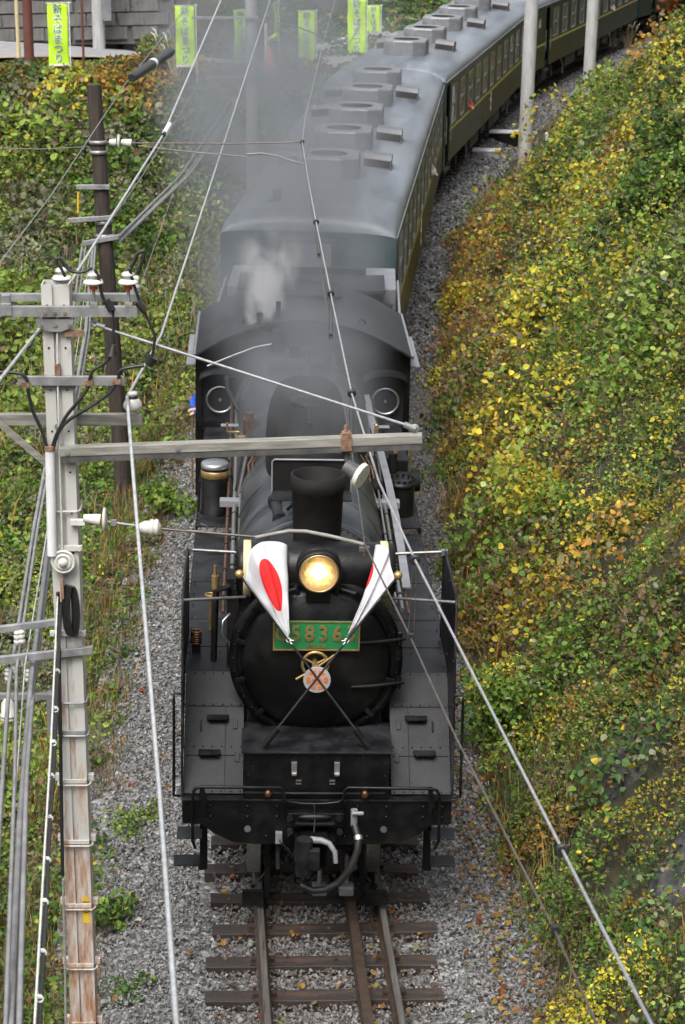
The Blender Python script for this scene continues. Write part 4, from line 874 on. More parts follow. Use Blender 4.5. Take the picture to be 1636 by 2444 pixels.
m = MB(); m.box(-1.1, 1.1, 12.2, 17.2, .85, 1.19); T('tender_frame', m, 'under')
for y in (12.9, 14.4, 15.2, 16.7): wheelset(y, .43, 9, tender)

# ================================================================== COACHES
RZ0, RZ1, HW = 3.0, 3.43, 1.43
def roof_sec(k, w=HW+.005, n=24):
    out = []
    for i in range(n+1):
        a = math.pi*i/n; c, s_ = math.cos(a), math.sin(a); e = 2/2.7
        out.append((-w*math.copysign(abs(c)**e, c), RZ0+(RZ1-RZ0)*k*abs(s_)**(e*1.0)))
    return out
def box_mesh(name, *b, mat=None, bevel=0):
    me = MB().box(*b).mesh(name); me.materials.append(MT[mat]); return me
def ac_mesh():
    a, b, c = .55, .62, .26; oc = [(-a, -b+c), (-a+c, -b), (a-c, -b), (a, -b+c), (a, b-c), (a-c, b), (-a+c, b), (-a, b-c)]
    m = MB(); n = 32; ring = []
    def lerp(p, q, t): return (p[0]+(q[0]-p[0])*t, p[1]+(q[1]-p[1])*t)
    # outline sampled by angle so that the round fan opening meets it cleanly
    for k in range(n):
        an = 2*math.pi*k/n+.01; dx, dy = math.cos(an), math.sin(an); best = 9
        for i in range(8):
            p, q = oc[i], oc[(i+1) % 8]; ex, ey = q[0]-p[0], q[1]-p[1]; det = dx*ey-dy*ex
            if abs(det) < 1e-9: continue
            t = (p[0]*ey-p[1]*ex)/det; u = (p[0]*dy-p[1]*dx)/det
            if t > 0 and -1e-6 <= u <= 1.000001: best = min(best, t)
        ring.append((dx*best, dy*best))
    z0, z1 = 3.30, 3.80; vs = [(x, y, z0) for x, y in ring]+[(x, y, z1-.03) for x, y in ring]+[(x*.965, y*.965, z1) for x, y in ring]
    cr = [(.34*math.cos(2*math.pi*k/n+.01), .34*math.sin(2*math.pi*k/n+.01)) for k in range(n)]
    vs += [(x, y, z1) for x, y in cr]
    fs = [(j*n+k, j*n+(k+1) % n, (j+1)*n+(k+1) % n, (j+1)*n+k) for j in range(3) for k in range(n)]
    m.add(vs, fs); me = m.mesh('air_conditioner'); me.materials.append(MT['roofunit'])
    g = MB(); g.cyl((0, 0, z1-.16), (0, 0, z1-.135), .338, n=32); g.lathe([(.339, z1-.14), (.339, z1-.004)], n=32);  # inner wall and floor coloured dark, putting shade into the fan opening
    for k in range(4): g.box(-.32, .32, -.012, .012, z1-.10, z1-.085, Matrix.Rotation(k*math.pi/4, 4, 'Z'))
    g.torus((0, 0, z1-.09), .2, .008, 'z', 24, 6); gm = g.mesh('fan_grille'); gm.materials.append(MT['under']); return me, gm
def vent_mesh():
    m = MB(); q = [(-.27, 0), (-.25, .17), (-.18, .25), (.18, .25), (.25, .17), (.27, 0)]; m.prism(q, 'x', -.25, .25)
    m.box(-.28, .28, -.31, .31, -.03, .03); me = m.mesh('roof_ventilator'); me.materials.append(MT['ventgrey']); 
    d = MB().box(-.235, .235, -.275, -.262, .035, .165).box(-.22, .22, .262, .275, .035, .165).box(-.256, -.25, -.2, .2, .04, .17); dm_ = d.mesh('louvre'); dm_.materials.append(MT['under']); return me, dm_
AC, ACG = ac_mesh(); VT, VTL = vent_mesh()
WW, WZ0, WZ1 = .86, 1.80, 2.80
def win_meshes():
    f = MB(); t = .045
    for b in ((-WW/2, WW/2, WZ0, WZ0+t), (-WW/2, WW/2, WZ1-t, WZ1), (-WW/2, -WW/2+t, WZ0+t, WZ1-t), (WW/2-t, WW/2, WZ0+t, WZ1-t), (-WW/2+t, WW/2-t, 2.28, 2.325)): f.box(-.035, .006, b[0], b[1], b[2], b[3])
    fm = f.mesh('window'); fm.materials.append(MT['winframe'])
    g = MB().box(-.03, -.024, -WW/2+.03, WW/2-.03, WZ0+.03, 2.29).mesh('pane'); g.materials.append(MT['winglass'])
    g2 = MB().box(-.024, -.018, -WW/2+.03, WW/2-.03, 2.31, WZ1-.03).mesh('pane'); g2.materials.append(MT['winglass'])
    bl = MB().box(-.10, -.09, -WW/2, WW/2, 2.2, WZ1).mesh('blind'); bl.materials.append(MT['curtain']); return fm, g, g2, bl
WF, WG, WG2, WB = win_meshes()
def inst(name, me, parent, loc=(0, 0, 0), rot=(0, 0, 0), sc=(1, 1, 1)):
    o = bpy.data.objects.new(name, me); COL.objects.link(o); o.parent = parent; o.location = loc; o.rotation_euler = rot; o.scale = sc; return o
def emblem_mesh():
    m = MB(); q = [(-.05, -.26), (.16, -.26), (.16, -.2), (.06, -.2), (.05, -.08), (.13, -.05), (.17, .05), (.09, .04), (.06, .12), (.11, .2), (.05, .28), (-.03, .22), (-.02, .12), (-.09, .08), (-.16, .12), (-.17, .04), (-.08, -.02), (-.03, -.1), (-.06, -.2)]
    m.prism(q, 'x', 0, .008); me = m.mesh('emblem'); me.materials.append(MT['cream']); return me
EMB = emblem_mesh()
def bogie(root, yc):
    b = MB()
    for sx in (-1, 1): b.box(sx*.98-.06, sx*.98+.06, yc-1.7, yc+1.7, .42, .62); b.box(sx*1.0-.1, sx*1.0+.1, yc-.45, yc+.45, .25, .8); b.cyl((sx*1.0, yc-1.05, .43), (sx*1.16, yc-1.05, .43), .16, n=12); b.cyl((sx*1.0, yc+1.05, .43), (sx*1.16, yc+1.05, .43), .16, n=12)
    b.box(-.9, .9, yc-.2, yc+.2, .4, .75); g = b.obj('bogie', 'under', root, .01)
    for dy in (-1.05, 1.05): wheelset(yc+dy, .43, 9, root)
def coach(i, label, style, blinds, ac_y, vents_r, vents_l, rear_end=True):
    M = chord(S_COACH+21.3*i+3.5, S_COACH+21.3*i+17.3, S_COACH+21.3*i)
    c = thing('passenger_coach', label, 'railway coach', M=M, group='coaches of the train'); Ln = 20.75
    if style == 'A': wins = [1.72+1.6*k for k in range(12)]; doors = [(.30, .98)]; wc = None
    else: wins = [3.52+1.6*k for k in range(11)]; doors = [(1.85, 2.52)]; wc = .8
    op = [(y-WW/2, y+WW/2, WZ0, WZ1) for y in wins]+[(a, b, .92, 2.9) for a, b in doors]+([(wc-.2, wc+.2, 2.3, 2.62)] if wc else [])
    op.sort()
    for sx in (1, -1):
        m = MB(); x0, x1 = min(sx*(HW-.05), sx*HW), max(sx*(HW-.05), sx*HW); y = .05
        for a, b, z0, z1 in op:
            m.box(x0, x1, y, a, .90, RZ0)
            if z0 > .95: m.box(x0, x1, a, b, .90, z0)
            m.box(x0, x1, a, b, z1, RZ0); y = b
        m.box(x0, x1, y, Ln-.05, .90, RZ0); w = m.obj('side_wall', 'coachgreen', c)
        rz = 0 if sx > 0 else math.pi
        m = MB(); y = .12
        for a, b in doors: m.box(min(sx*HW, sx*(HW+.004)), max(sx*HW, sx*(HW+.004)), y, a, 1.665, 1.735); y = b
        m.box(min(sx*HW, sx*(HW+.004)), max(sx*HW, sx*(HW+.004)), y, Ln-.12, 1.665, 1.735); m.obj('yellow_line', 'coachyellow', w)
        for k, y in enumerate(wins):
            f = inst('window', WF, c, (sx*HW, y, 0), (0, 0, rz)); inst('pane', WG, f); inst('pane', WG2, f)
            if k in blinds: inst('blind', WB, f)
        if wc:
            f = MB().box(-.02, .004, -.2, .2, 2.3, 2.34).box(-.02, .004, -.2, .2, 2.58, 2.62).box(-.02, .004, -.2, -.16, 2.34, 2.58).box(-.02, .004, .16, .2, 2.34, 2.58).obj('small_window', 'winframe', c); f.location = (sx*HW, wc, 0); f.rotation_euler = (0, 0, rz)
            MB().box(-.03, -.02, -.19, .19, 2.31, 2.61).obj('pane', 'cream', f)
        for a, b in doors:
            d = MB().box(min(sx*(HW-.16), sx*(HW-.13)), max(sx*(HW-.16), sx*(HW-.13)), a-.02, b+.02, .92, 2.92).obj('door', 'coachteal', c)
            MB().box(min(sx*(HW-.13), sx*(HW-.1)), max(sx*(HW-.13), sx*(HW-.1)), (a+b)/2-.02, (a+b)/2+.02, 1.75, 1.9).obj('handle', 'winframe', d)
            MB().box(min(sx*(HW-.131), sx*(HW-.125)), max(sx*(HW-.131), sx*(HW-.125)), a+.12, b-.12, 2.0, 2.7).obj('pane', 'winglass', d)
            MB().box(min(sx*(HW-.1), sx*(HW+.03)), max(sx*(HW-.1), sx*(HW+.03)), a, b, .72, .78).obj('door_step', 'under', c)
            for yy in (a-.07, b+.07): MB().tube([(sx*(HW+.03), yy, 1.45), (sx*(HW+.03), yy, 2.15)], .014, 6).obj('handrail', 'winframe', c)
        e = inst('emblem', EMB, c, (sx*(HW+.002), 9.6, 1.36), (0, 0, rz))
    m = MB(); m.box(-HW+.06, HW-.06, .1, Ln-.1, .95, 1.02); m.box(-HW+.3, HW-.3, .3, Ln-.3, 1.03, 1.4); m.obj('floor', 'under', c)
    MB().box(-.02, .02, .3, Ln-.3, 1.42, 2.9).obj('inner_partition', 'khaki', c)
    for ye, sg in ((0.0, 1), (Ln, -1)):
        sec = roof_sec(.24, HW, 16); m = MB(); m.prism([(-HW, .9), (HW, .9)]+sec[::-1], 'y', min(ye, ye+sg*.05), max(ye, ye+sg*.05)); ew = m.obj('end_wall', 'coachteal', c)
        MB().box(-.48, .48, min(ye, ye-sg*.24), max(ye, ye-sg*.24), 1.0, 3.0).obj('gangway_bellows', 'under', c, .02)
        if i == 0 and sg > 0: MB().box(-.40, .40, -.265, -.242, 1.05, 2.95).obj('gangway_shutter', 'greypaint', ew)
    ys = [(0, .24), (.02, .45), (.07, .66), (.15, .82), (.27, .94), (.42, 1), (2, 1)]; ys = ys+[(y, 1) for y in range(4, 19, 2)]+[(Ln-a, b) for a, b in ys[::-1]]
    m = MB(); vs = []; n = 25
    for y, k in ys: vs += [(x, y, z) for x, z in roof_sec(k)]
    m.add(vs, [(j*n+i_, j*n+i_+1, (j+1)*n+i_+1, (j+1)*n+i_) for j in range(len(ys)-1) for i_ in range(n-1)], True); rf = m.obj('roof', 'roof', c)
    for sx in (-1, 1): MB().tube([(sx*(HW+.012), .1, RZ0+.015), (sx*(HW+.012), Ln-.1, RZ0+.015)], .016, 6).obj('rain_gutter', 'roof', rf)
    for y in (2.1, 5.7, 8.85, 12, 15.1, 18.6):
        sec = roof_sec(1); vs = [(x, y, z+.004) for x, z in sec]+[(x, y+.025, z+.004) for x, z in sec]
        MB().add(vs, [(k, k+1, 26+k, 25+k) for k in range(24)]).obj('roof_seam', 'roofunit', rf)
    for y in ac_y: a = inst('air_conditioner', AC, c, (.0, y, 0)); inst('fan_grille', ACG, a)
    for sx, vv in ((1, vents_r), (-1, vents_l)):
        for y in vv: a = inst('roof_ventilator', VT, c, (sx*.78, y, 3.37), (0, sx*.10, 0)); inst('louvre', VTL, a)
    if i == 0: MB().cyl((-.62, 1.0, 3.36), (-.62, 1.0, 3.60), .075, n=14).box(-.78, -.46, .9, 1.1, 3.36, 3.42).obj('roof_pipe', 'under', c)
    bogie(c, 3.4); bogie(c, Ln-3.4)
    for (a, b, z) in ((6.2, 8.0, .45), (8.6, 9.6, .55), (10.4, 13.0, .42), (13.6, 14.6, .5)): MB().box(-1.3, 1.3, a, b, z, .93).obj('underfloor_box', 'under', c, .02)
    for y in (5.6, 15.2): MB().tube([(1.2, y, .95), (1.2, y+.6, .5), (1.2, y+.6, .2)], .03, 6).obj('underfloor_pipe', 'greypaint', c)
    return M
AY = [10.4+3.29*k for k in (-2, -1, 0, 1, 2)]; AY1 = [2.6+3.3*k for k in range(5)]
MC0 = coach(0, 'green passenger coach directly behind the tender, smoke drifting over its roof', 'A', (1, 4, 7, 8), AY, (5.2, 8.6, 15.2), (5.3, 11.9, 15.2))
MC1 = coach(1, 'second green coach back, yellow line and cream emblem, behind the thicker concrete pole', 'A', (1, 2, 3, 4, 7, 8), AY1, (4.3, 10.6, 16.6), (4.3,))
MC2 = coach(2, 'third green coach back, open doorway near its front, behind the slimmer concrete pole', 'B', (0, 1, 2, 5), AY, (5.6, 11.9), (5.6,))
MC3 = coach(3, 'last visible green coach at the very top right corner', 'B', (1,), AY, (), ())
person('passenger leaning out of the first coach window, pale sleeve', at(MC0, 1.16, 14.52, 1.58, 0), 'khaki', 'hair', lean=.06)
person('passenger in a dark red top at a second coach window', at(MC1, 1.13, 4.92, 1.58, 0), 'redshirt', 'hair', lean=.06)
person('passenger looking out of the third coach window near the top edge', at(MC2, 1.13, 14.72, 1.58, 0), 'khaki', 'hair', lean=.06)

# ================================================================== STEEL POLE (stands left of the track, nearest the camera)
PX, PY = -2.046, 16.0
pole = thing('steel_pole', 'pale grey steel pole streaked with rust, carrying crossarms and the arm over the track', 'utility pole', (PX, PY, -1.5))
def Q(name, mb, mat, parent=pole, bevel=0.0, label=None):
    """mesh given in world metres, made a part of the pole"""
    for k, v in enumerate(mb.v): mb.v[k] = (v[0]-PX, v[1]-PY, v[2]+1.5)
    o = mb.obj(name, mat, parent, bevel)
    if label: o['label'] = label
    return o
def w(u, v, dy=0.0): return pt(u, v, Y=PY+dy)
Zt = 6.52
m = MB()
for x0, x1 in ((-.1, -.022), (.022, .1)): m.box(PX+x0, PX+x1, PY-.09, PY-.082, -1.5, Zt)
m.box(PX-.1, PX-.092, PY-.082, PY+.09, -1.5, Zt); m.box(PX+.092, PX+.1, PY-.082, PY+.09, -1.5, Zt); m.box(PX-.092, PX+.092, PY+.082, PY+.09, -1.5, Zt); m.box(PX-.028, PX+.028, PY-.07, PY-.062, -1.5, Zt-.01)
for x in (-.03, .022): m.box(PX+x, PX+x+.008, PY-.088, PY-.06, -1.5, Zt)
Q('shaft', m, 'polesteel')
m = MB()
for z in np.arange(4.2, 6.4, .31):
    for x in (-.06, .06): m.cyl((PX+x, PY-.094, z), (PX+x, PY-.089, z), .008, n=8)
tag(Q('bolt_holes', m, 'blackmatt'), kind='stuff')
# crossarms
m = MB(); m.box(-3.4, -1.46, PY-.15, PY-.10, 6.36, 6.372); m.box(-3.4, -1.46, PY-.152, PY-.144, 6.30, 6.371); m.box(-3.4, -1.46, PY+.10, PY+.15, 6.40, 6.412); m.box(-3.4, -1.46, PY+.092, PY+.10, 6.36, 6.411); a1 = Q('high_voltage_crossarm', m, 'armsteel')
Q('arm_clamp_plate', MB().prism([(PX-.14, 6.28), (PX+.13, 6.28), (PX+.12, 6.22), (PX+.04, 6.19), (PX-.04, 6.19), (PX-.13, 6.22)], 'y', PY-.14, PY-.10), 'armsteel', a1, .004)
m = MB()
for x in (-.07, 0, .07): m.cyl((PX+x, PY-.16, 6.33), (PX+x, PY-.15, 6.33), .014, n=6)
for x in (-.1, 0, .1): m.cyl((PX+x, PY-.15, 6.24), (PX+x, PY-.14, 6.24), .014, n=6)
tag(Q('bolts', m, 'rust', a1), kind='stuff')
Q('pin_bracket', MB().box(-2.42, -2.36, PY-.16, PY-.10, 6.372, 6.46).box(-2.43, -2.35, PY-.165, PY-.158, 6.31, 6.4), 'armsteel', a1, .003)
def pin_insulator(x, y, z, scale=1.0, red=True, parent=pole):
    i_ = Q('pin_insulator', MB().lathe([(0, .20), (.03, .20), (.045, .19), (.05, .175), (.03, .165), (.032, .15), (.06, .145), (.072, .128), (.074, .12), (.045, .118), (.03, .10), (.0, .10)], (x, y, z), 'z', 28), 'porcelain', parent)
    if red: Q('red_band', MB().cyl((x, y, z+.075), (x, y, z+.105), .03, n=16), 'redband', i_)
    Q('pin', MB().cyl((x, y, z-.05), (x, y, z+.10), .012, n=8).box(x-.025, x+.025, y-.03, y+.03, z-.05, z-.02), 'armsteel', i_); return i_
for x in (-1.768, -1.52): pin_insulator(x, PY-.125, 6.42)
pin_insulator(-2.02, PY+.12, 6.40, red=False); 
Q('post_insulator', MB().lathe([(0, .16), (.04, .155), (.05, .13), (.035, .11), (.05, .09), (.05, .07), (.035, .05), (.03, 0)], (-1.51, PY+.14, 6.38), 'z', 24), 'porcelain')
m = MB(); m.box(-2.335, -1.565, PY-.135, PY-.10, 5.79, 5.86); a2 = Q('cable_crossarm', m, 'armsteel', bevel=.004); Q('arm_band', MB().box(PX-.12, PX+.12, PY-.1, PY+.1, 5.755, 5.785), 'armsteel', a2)
clp = [(-2.275, 5.80), (-1.82, 5.815), (-1.62, 5.825)]
for x, z in clp: Q('cable_cleat', MB().box(x-.03, x+.03, PY-.165, PY-.136, z-.018, z+.022).cyl((x-.022, PY-.17, z), (x-.022, PY-.16, z), .01, n=6).cyl((x+.022, PY-.17, z), (x+.022, PY-.16, z), .01, n=6), 'rust', a2)
m = MB(); m.box(-3.4, -1.468, PY+.092, PY+.14, 5.43, 5.52); a3 = Q('feeder_crossarm', m, 'armwood', bevel=.006)
Q('arm_brace', MB().box(-.02, .02, -.02, .02, 0, .72, Matrix.Translation((-2.08, PY+.06, 5.06)) @ Matrix.Rotation(R(-47), 4, 'Y')), 'armwood', a3)
Q('bolt_head', MB().cyl((PX-.02, PY-.105, 5.48), (PX-.02, PY-.088, 5.48), .022, n=6), 'armsteel', a3)
fi = Q('feeder_insulator', MB().lathe([(0, .165), (.03, .165), (.042, .15), (.03, .135), (.03, .12), (.05, .11), (.068, .075), (.07, .05), (.055, .03), (.03, .025), (.03, 0)], (-1.535, PY+.11, 5.52), 'z', 28), 'porcelain'); Q('tie_wrap', MB().torus((-1.535, PY+.11, 5.65), .034, .008, 'z', 18, 6).torus((-1.535, PY+.11, 5.637), .034, .008, 'z', 18, 6), 'cableblack', fi)
# black cable tails from the high-voltage arm down to the conduit
def tail(name, pts, r, parent=pole):
    pts = [Vector(p) for p in pts]; out = []
    for i_ in range(len(pts)-1):      # Catmull-Rom
        p0, p1, p2, p3 = pts[max(i_-1, 0)], pts[i_], pts[i_+1], pts[min(i_+2, len(pts)-1)]
        for t in (0, .2, .4, .6, .8): out.append(.5*((2*p1)+(-p0+p2)*t+(2*p0-5*p1+4*p2-p3)*t*t+(-p0+3*p1-3*p2+p3)*t**3))
    out.append(pts[-1]); return Q(name, MB().tube(out, r, 8), 'cableblack', parent)
zz = lambda X, Y_, dy=-.15: tuple(w(X/3.136, 600+Y_/3.136, dy))
tail('cable_tail', [zz(712, 135), zz(740, 200), zz(770, 340), zz(815, 400)], .012); tail('cable_tail', [zz(815, 400), zz(845, 440), zz(850, 560), zz(852, 690)], .010)
tail('cable_tail', [zz(972, 130), zz(1000, 240), zz(1050, 380)], .012); tail('cable_tail', [zz(1080, 440), zz(1130, 560), zz(1160, 640), zz(1140, 790)], .010)
for (a, b) in (((795, 365), (840, 440)), ((1030, 375), (1090, 450))): Q('cable_joint', MB().cyl(zz(*a), zz(*b), .028, n=12), 'cableblack')
Q('drip_cone', MB().cyl(zz(850, 700), zz(840, 780), .012, .042, n=16), 'cableblack'); Q('drip_cone', MB().cyl(zz(1150, 790), zz(1110, 850), .042, .03, n=16), 'cableblack')
tail('cable_tail', [zz(832, 780), zz(780, 840), zz(700, 890), zz(675, 950), zz(655, 1030), zz(590, 1120), zz(500, 1230), zz(430, 1360), zz(395, 1460)], .013)
tail('cable_tail', [zz(1080, 855), zz(1000, 865), zz(905, 890), zz(885, 960), zz(820, 1060), zz(680, 1160), zz(520, 1260), zz(440, 1350), zz(405, 1460)], .013)
tail('cable_tail', [zz(-60, 905), zz(60, 905), zz(165, 920), zz(205, 970), zz(215, 1060), zz(250, 1200), zz(310, 1330), zz(352, 1460)], .013)
tail('cable_tail', [zz(690, 125), zz(620, 155), zz(540, 150), zz(490, 110), zz(450, 50), zz(425, 75), zz(460, 130), zz(490, 190)], .011)
tail('cable_tail', [zz(975, 120), zz(1010, 70), zz(1030, 20), zz(1080, 0), zz(1060, 90), zz(1030, 170)], .013)
Q('conduit_pipe', MB().cyl(zz(375, 1480), tuple(w(125, 1325, -.15)), .035, n=18), 'white'); Q('conduit_collar', MB().cyl(zz(375, 1455), zz(375, 1490), .039, n=18), 'rust')
Q('lightning_rod_lead', MB().tube([tuple(w(137, 740, -.12)), tuple(w(138, 900, -.12)), tuple(w(143, 1100, -.12)), tuple(w(150, 1330, -.12))], .008, 6), 'porcelain')
Q('rod_clamp', MB().box(PX-.02, PX+.02, PY-.13, PY-.1, 5.84, 5.95), 'rust')
# arm over the track
m = MB(); Mx = Matrix.Translation((-2.05, PY-.13, 5.27)) @ Matrix.Rotation(math.atan2(-.098, 2.63), 4, 'Y'); Ln_ = 2.63
m.box(0, Ln_, -.045, -.002, .0, .065, Mx); m.box(0, Ln_, .012, .05, .0, .065, Mx); ca = Q('track_arm', m, 'armwood', bevel=.004)
Q('arm_web', MB().box(.02, Ln_-.005, -.04, .045, -.045, -.001, Mx), 'armdark', ca); Q('arm_bolts', MB().cyl(Mx @ Vector((.06, -.055, .03)), Mx @ Vector((.06, -.045, .03)), .018, n=6).cyl(Mx @ Vector((.86, -.055, .03)), Mx @ Vector((.86, -.045, .03)), .018, n=6), 'armsteel', ca)
sx_ = 2.08
Q('arm_clamp', MB().box(sx_-.04, sx_+.04, -.06, .065, -.03, .075, Mx).cyl(Mx @ Vector((sx_, 0, .07)), Mx @ Vector((sx_, 0, .15)), .016, n=8).box(sx_-.03, sx_+.03, -.05, .05, .075, .1, Mx), 'rust', ca)
tie = Q('tie_rod', MB().tube([tuple(w(222, 774, -.1)), tuple(w(975, 1016, -.1))], .010, 8), 'wire'); Q('turnbuckle_end', MB().cyl(tuple(w(965, 1013, -.1)), tuple(w(992, 1024, -.1)), .022, n=10).torus(tuple(w(990, 1023, -.1)), .025, .01, 'y', 14, 6), 'armsteel', tie); Q('tie_rod_eye', MB().torus(tuple(w(226, 772, -.1)), .02, .012, 'y', 14, 6).cyl(tuple(w(230, 774, -.1)), tuple(w(250, 780, -.1)), .018), 'armsteel', tie)
Q('tie_bracket', MB().box(PX+.06, PX+.2, PY-.12, PY-.09, 6.15, 6.19), 'rust', tie)
# suspension insulator for the messenger wire, under the arm
hx = Mx @ Vector((sx_, 0, -.05))
si = Q('suspension_insulator', MB().cyl(hx, hx+Vector((0, 0, -.07)), .022, n=10).cyl(hx+Vector((-.01, -.03, -.10)), hx+Vector((.09, -.08, -.15)), .05, .065, n=18), 'armdark'); Q('insulator_disc', MB().cyl(hx+Vector((.088, -.08, -.15)), hx+Vector((.115, -.095, -.162)), .10, .095, n=28), 'porcelain', si)
# pull-off for the contact wire
y_ = PY-.12
Q('pull_off_bracket', MB().box(PX+.05, PX+.16, y_-.02, y_+.02, 4.735, 4.78), 'porcelain', bevel=.004)
po = Q('strain_insulator', MB().cyl(w(200, 1236, -.12), w(240, 1241, -.12), .028, .045, n=16), 'porcelain'); Q('insulator_disc', MB().lathe([(0, -.012), (.085, -.008), (.09, 0), (.085, .010), (0, .014)], w(250, 1240, -.12), 'x', 30), 'porcelain', po)
Q('pull_off_rod', MB().tube([w(258, 1245, -.12), w(345, 1258, -.12)], .010, 8).box(*(lambda p: (p[0]-.02, p[0]+.02, p[1]-.015, p[1]+.015, p[2]-.02, p[2]+.02))(w(272, 1247, -.12))), 'armsteel', po)
Q('rod_insulator', MB().lathe([(.02, -.16), (.05, -.10), (.052, -.06), (.062, -.055), (.062, -.035), (.052, -.03), (.062, -.02), (.062, 0), (.05, .005), (.02, .02)], w(378, 1259, -.12), 'x', 26), 'porcelain', po)
Q('steady_rod', MB().tube([w(384, 1262, -.12), w(480, 1270, -.12), w(560, 1277, -.12), w(628, 1283, -.12)], .009, 8).tube([w(440, 1266, -.12), w(490, 1268, -.12), w(497, 1262, -.12), w(492, 1254, -.12), w(478, 1250, -.12)], .006, 6), 'contact', po)
Q('curved_registration_arm', MB().tube([w(610, 1283, -.12), w(640, 1277, -.12), w(690, 1267, -.12), w(730, 1268, -.12), w(790, 1280, -.12), w(840, 1292, -.12), w(868, 1299, -.12)], .014, 10), 'armwood', po); Q('contact_clip', MB().box(.12, .2, y_-.02, y_+.02, 4.53, 4.57).box(.15, .18, y_-.015, y_+.015, 4.50, 4.54), 'contact', po, .005)
# insulator disc, coiled cable and lower brackets
ci = Q('bell_insulator', MB().lathe([(0, -.03), (.03, -.03), (.032, 0), (.045, .002), (.046, -.008), (.06, -.008), (.062, .004), (.075, .004), (.077, -.004), (.09, 0), (.088, .03), (.05, .05), (0, .055)], w(151, 1342, -.16), 'y', 36), 'porcelain')
m = MB()
for k in range(5):
    cx_, cz_ = w(162+2*k, 1456, -.17-.008*k)[0], w(160, 1456, -.17)[2]
    m.tube([(cx_+.036*math.cos(a)+.006*k, PY-.17-.01*k+.004*math.sin(3*a), cz_+.2*math.sin(a)) for a in [2*math.pi*j/28 for j in range(29)]], .0075, 6)
Q('coiled_cable', m, 'cableblack'); Q('tap_clamp', MB().box(*(lambda p: (p[0]-.012, p[0]+.012, p[1]-.02, p[1]+.02, p[2]-.09, p[2]+.06))(w(149, 1400, -.19))), 'rust')
Q('black_conduit', MB().tube([w(139, 1413, -.15), w(144, 1700, -.15), w(147, 1900, -.15), w(150, 2090, -.15)], .014, 8), 'cableblack'); Q('ground_lead', MB().tube([w(151, 2098, -.15), w(155, 2260, -.15), w(158, 2460, -.15)], .010, 8), 'wire')
for (u, v, hw_, style) in ((157, 1210, .118, 0), (172, 1298, .13, 1), (163, 1500, .135, 1), (172, 1665, .115, 2), (173, 1743, .118, 3), (178, 1860, .122, 4), (184, 2004, .122, 4), (192, 2155, .122, 4), (197, 2297, .122, 4), (205, 2436, .122, 4)):
    z = w(u, v)[2]; m = MB()
    if style in (0, 2, 3, 4):
        x0, x1 = PX-hw_, PX+hw_; m.tube([(x0, PY+.06, z), (x0, PY-.09, z), (x0+.02, PY-.115, z), (x1-.02, PY-.115, z), (x1, PY-.09, z), (x1, PY+.06, z)], .009, 6)
    if style == 4: m.box(PX-.10, PX+.10, PY-.108, PY-.092, z+.012, z+.045); m.box(PX-hw_-.025, PX-hw_+.02, PY-.05, PY+.0, z+.01, z+.06); m.box(PX+hw_-.02, PX+hw_+.025, PY-.05, PY, z+.01, z+.06)
    if style == 1: m.box(PX-hw_, PX+hw_, PY-.112, PY-.092, z-.022, z+.022); m.cyl((PX+hw_-.02, PY-.125, z), (PX+hw_-.02, PY-.11, z), .018, n=8); m.cyl((PX-hw_+.02, PY-.125, z), (PX-hw_+.02, PY-.11, z), .018, n=8)
    if style == 3: m.box(PX-.10, PX+.10, PY-.108, PY-.092, z+.006, z+.04)
    Q('pole_band', m, 'armsteel' if style in (2, 3) else 'polesteel', pole, .003)
lb = []
for (u0, v0, u1, v1, h, dy) in ((-60, 1512, 132, 1487, .052, -.05), (-60, 1584, 222, 1553, .06, -.14), (-60, 1664, 126, 1664, .05, -.05)):
    a, b = w(u0, v0, dy), w(u1, v1, dy); m = MB(); m.add([(p.x, p.y+o_, p.z+q) for p in (a, b) for o_ in (0, .04) for q in (-h/2, h/2)], [(0, 4, 5, 1), (2, 3, 7, 6), (1, 5, 7, 3), (0, 2, 6, 4), (4, 6, 7, 5), (0, 1, 3, 2)]); Q('lower_crossarm', m, 'armsteel', pole, .004)
Q('terminal_box', MB().box(*(lambda p: (p[0]-.03, p[0]+.05, PY-.1, PY-.02, p[2]-.26, p[2]+.06))(w(122, 1670, -.06))), 'greypaint', pole, .006)
for (u, v) in ((20, 1610), (35, 1605), (68, 1612), (42, 1522), (52, 1520)): Q('spool_insulator', MB().lathe([(.012, -.05), (.028, -.045), (.028, -.02), (.018, -.012), (.028, -.004), (.028, .02), (.018, .028), (.028, .036), (.02, .05), (.0, .052)], w(u, v, -.08), 'z', 14), 'porcelain')
Q('drop_insulator', MB().lathe([(.02, .10), (.05, .06), (.055, -.02), (.065, -.03), (.065, -.045), (.055, -.05), (.065, -.06), (.06, -.075), (0, -.08)], w(20, 1695, -.08), 'z', 24), 'porcelain')
yl = Q('yellow_tag', MB().box(PX+.028, PX+.082, PY-.0925, PY-.0905, w(203, 2190)[2], w(203, 2128)[2]), 'yellow'); me = text_mesh('110', .075, .0005); o = mo('lettering', me, 'blackmatt', yl); o.location = (.055, -.0930, w(203, 2150)[2]+1.5); o.rotation_euler = (math.pi/2, R(90), 0)

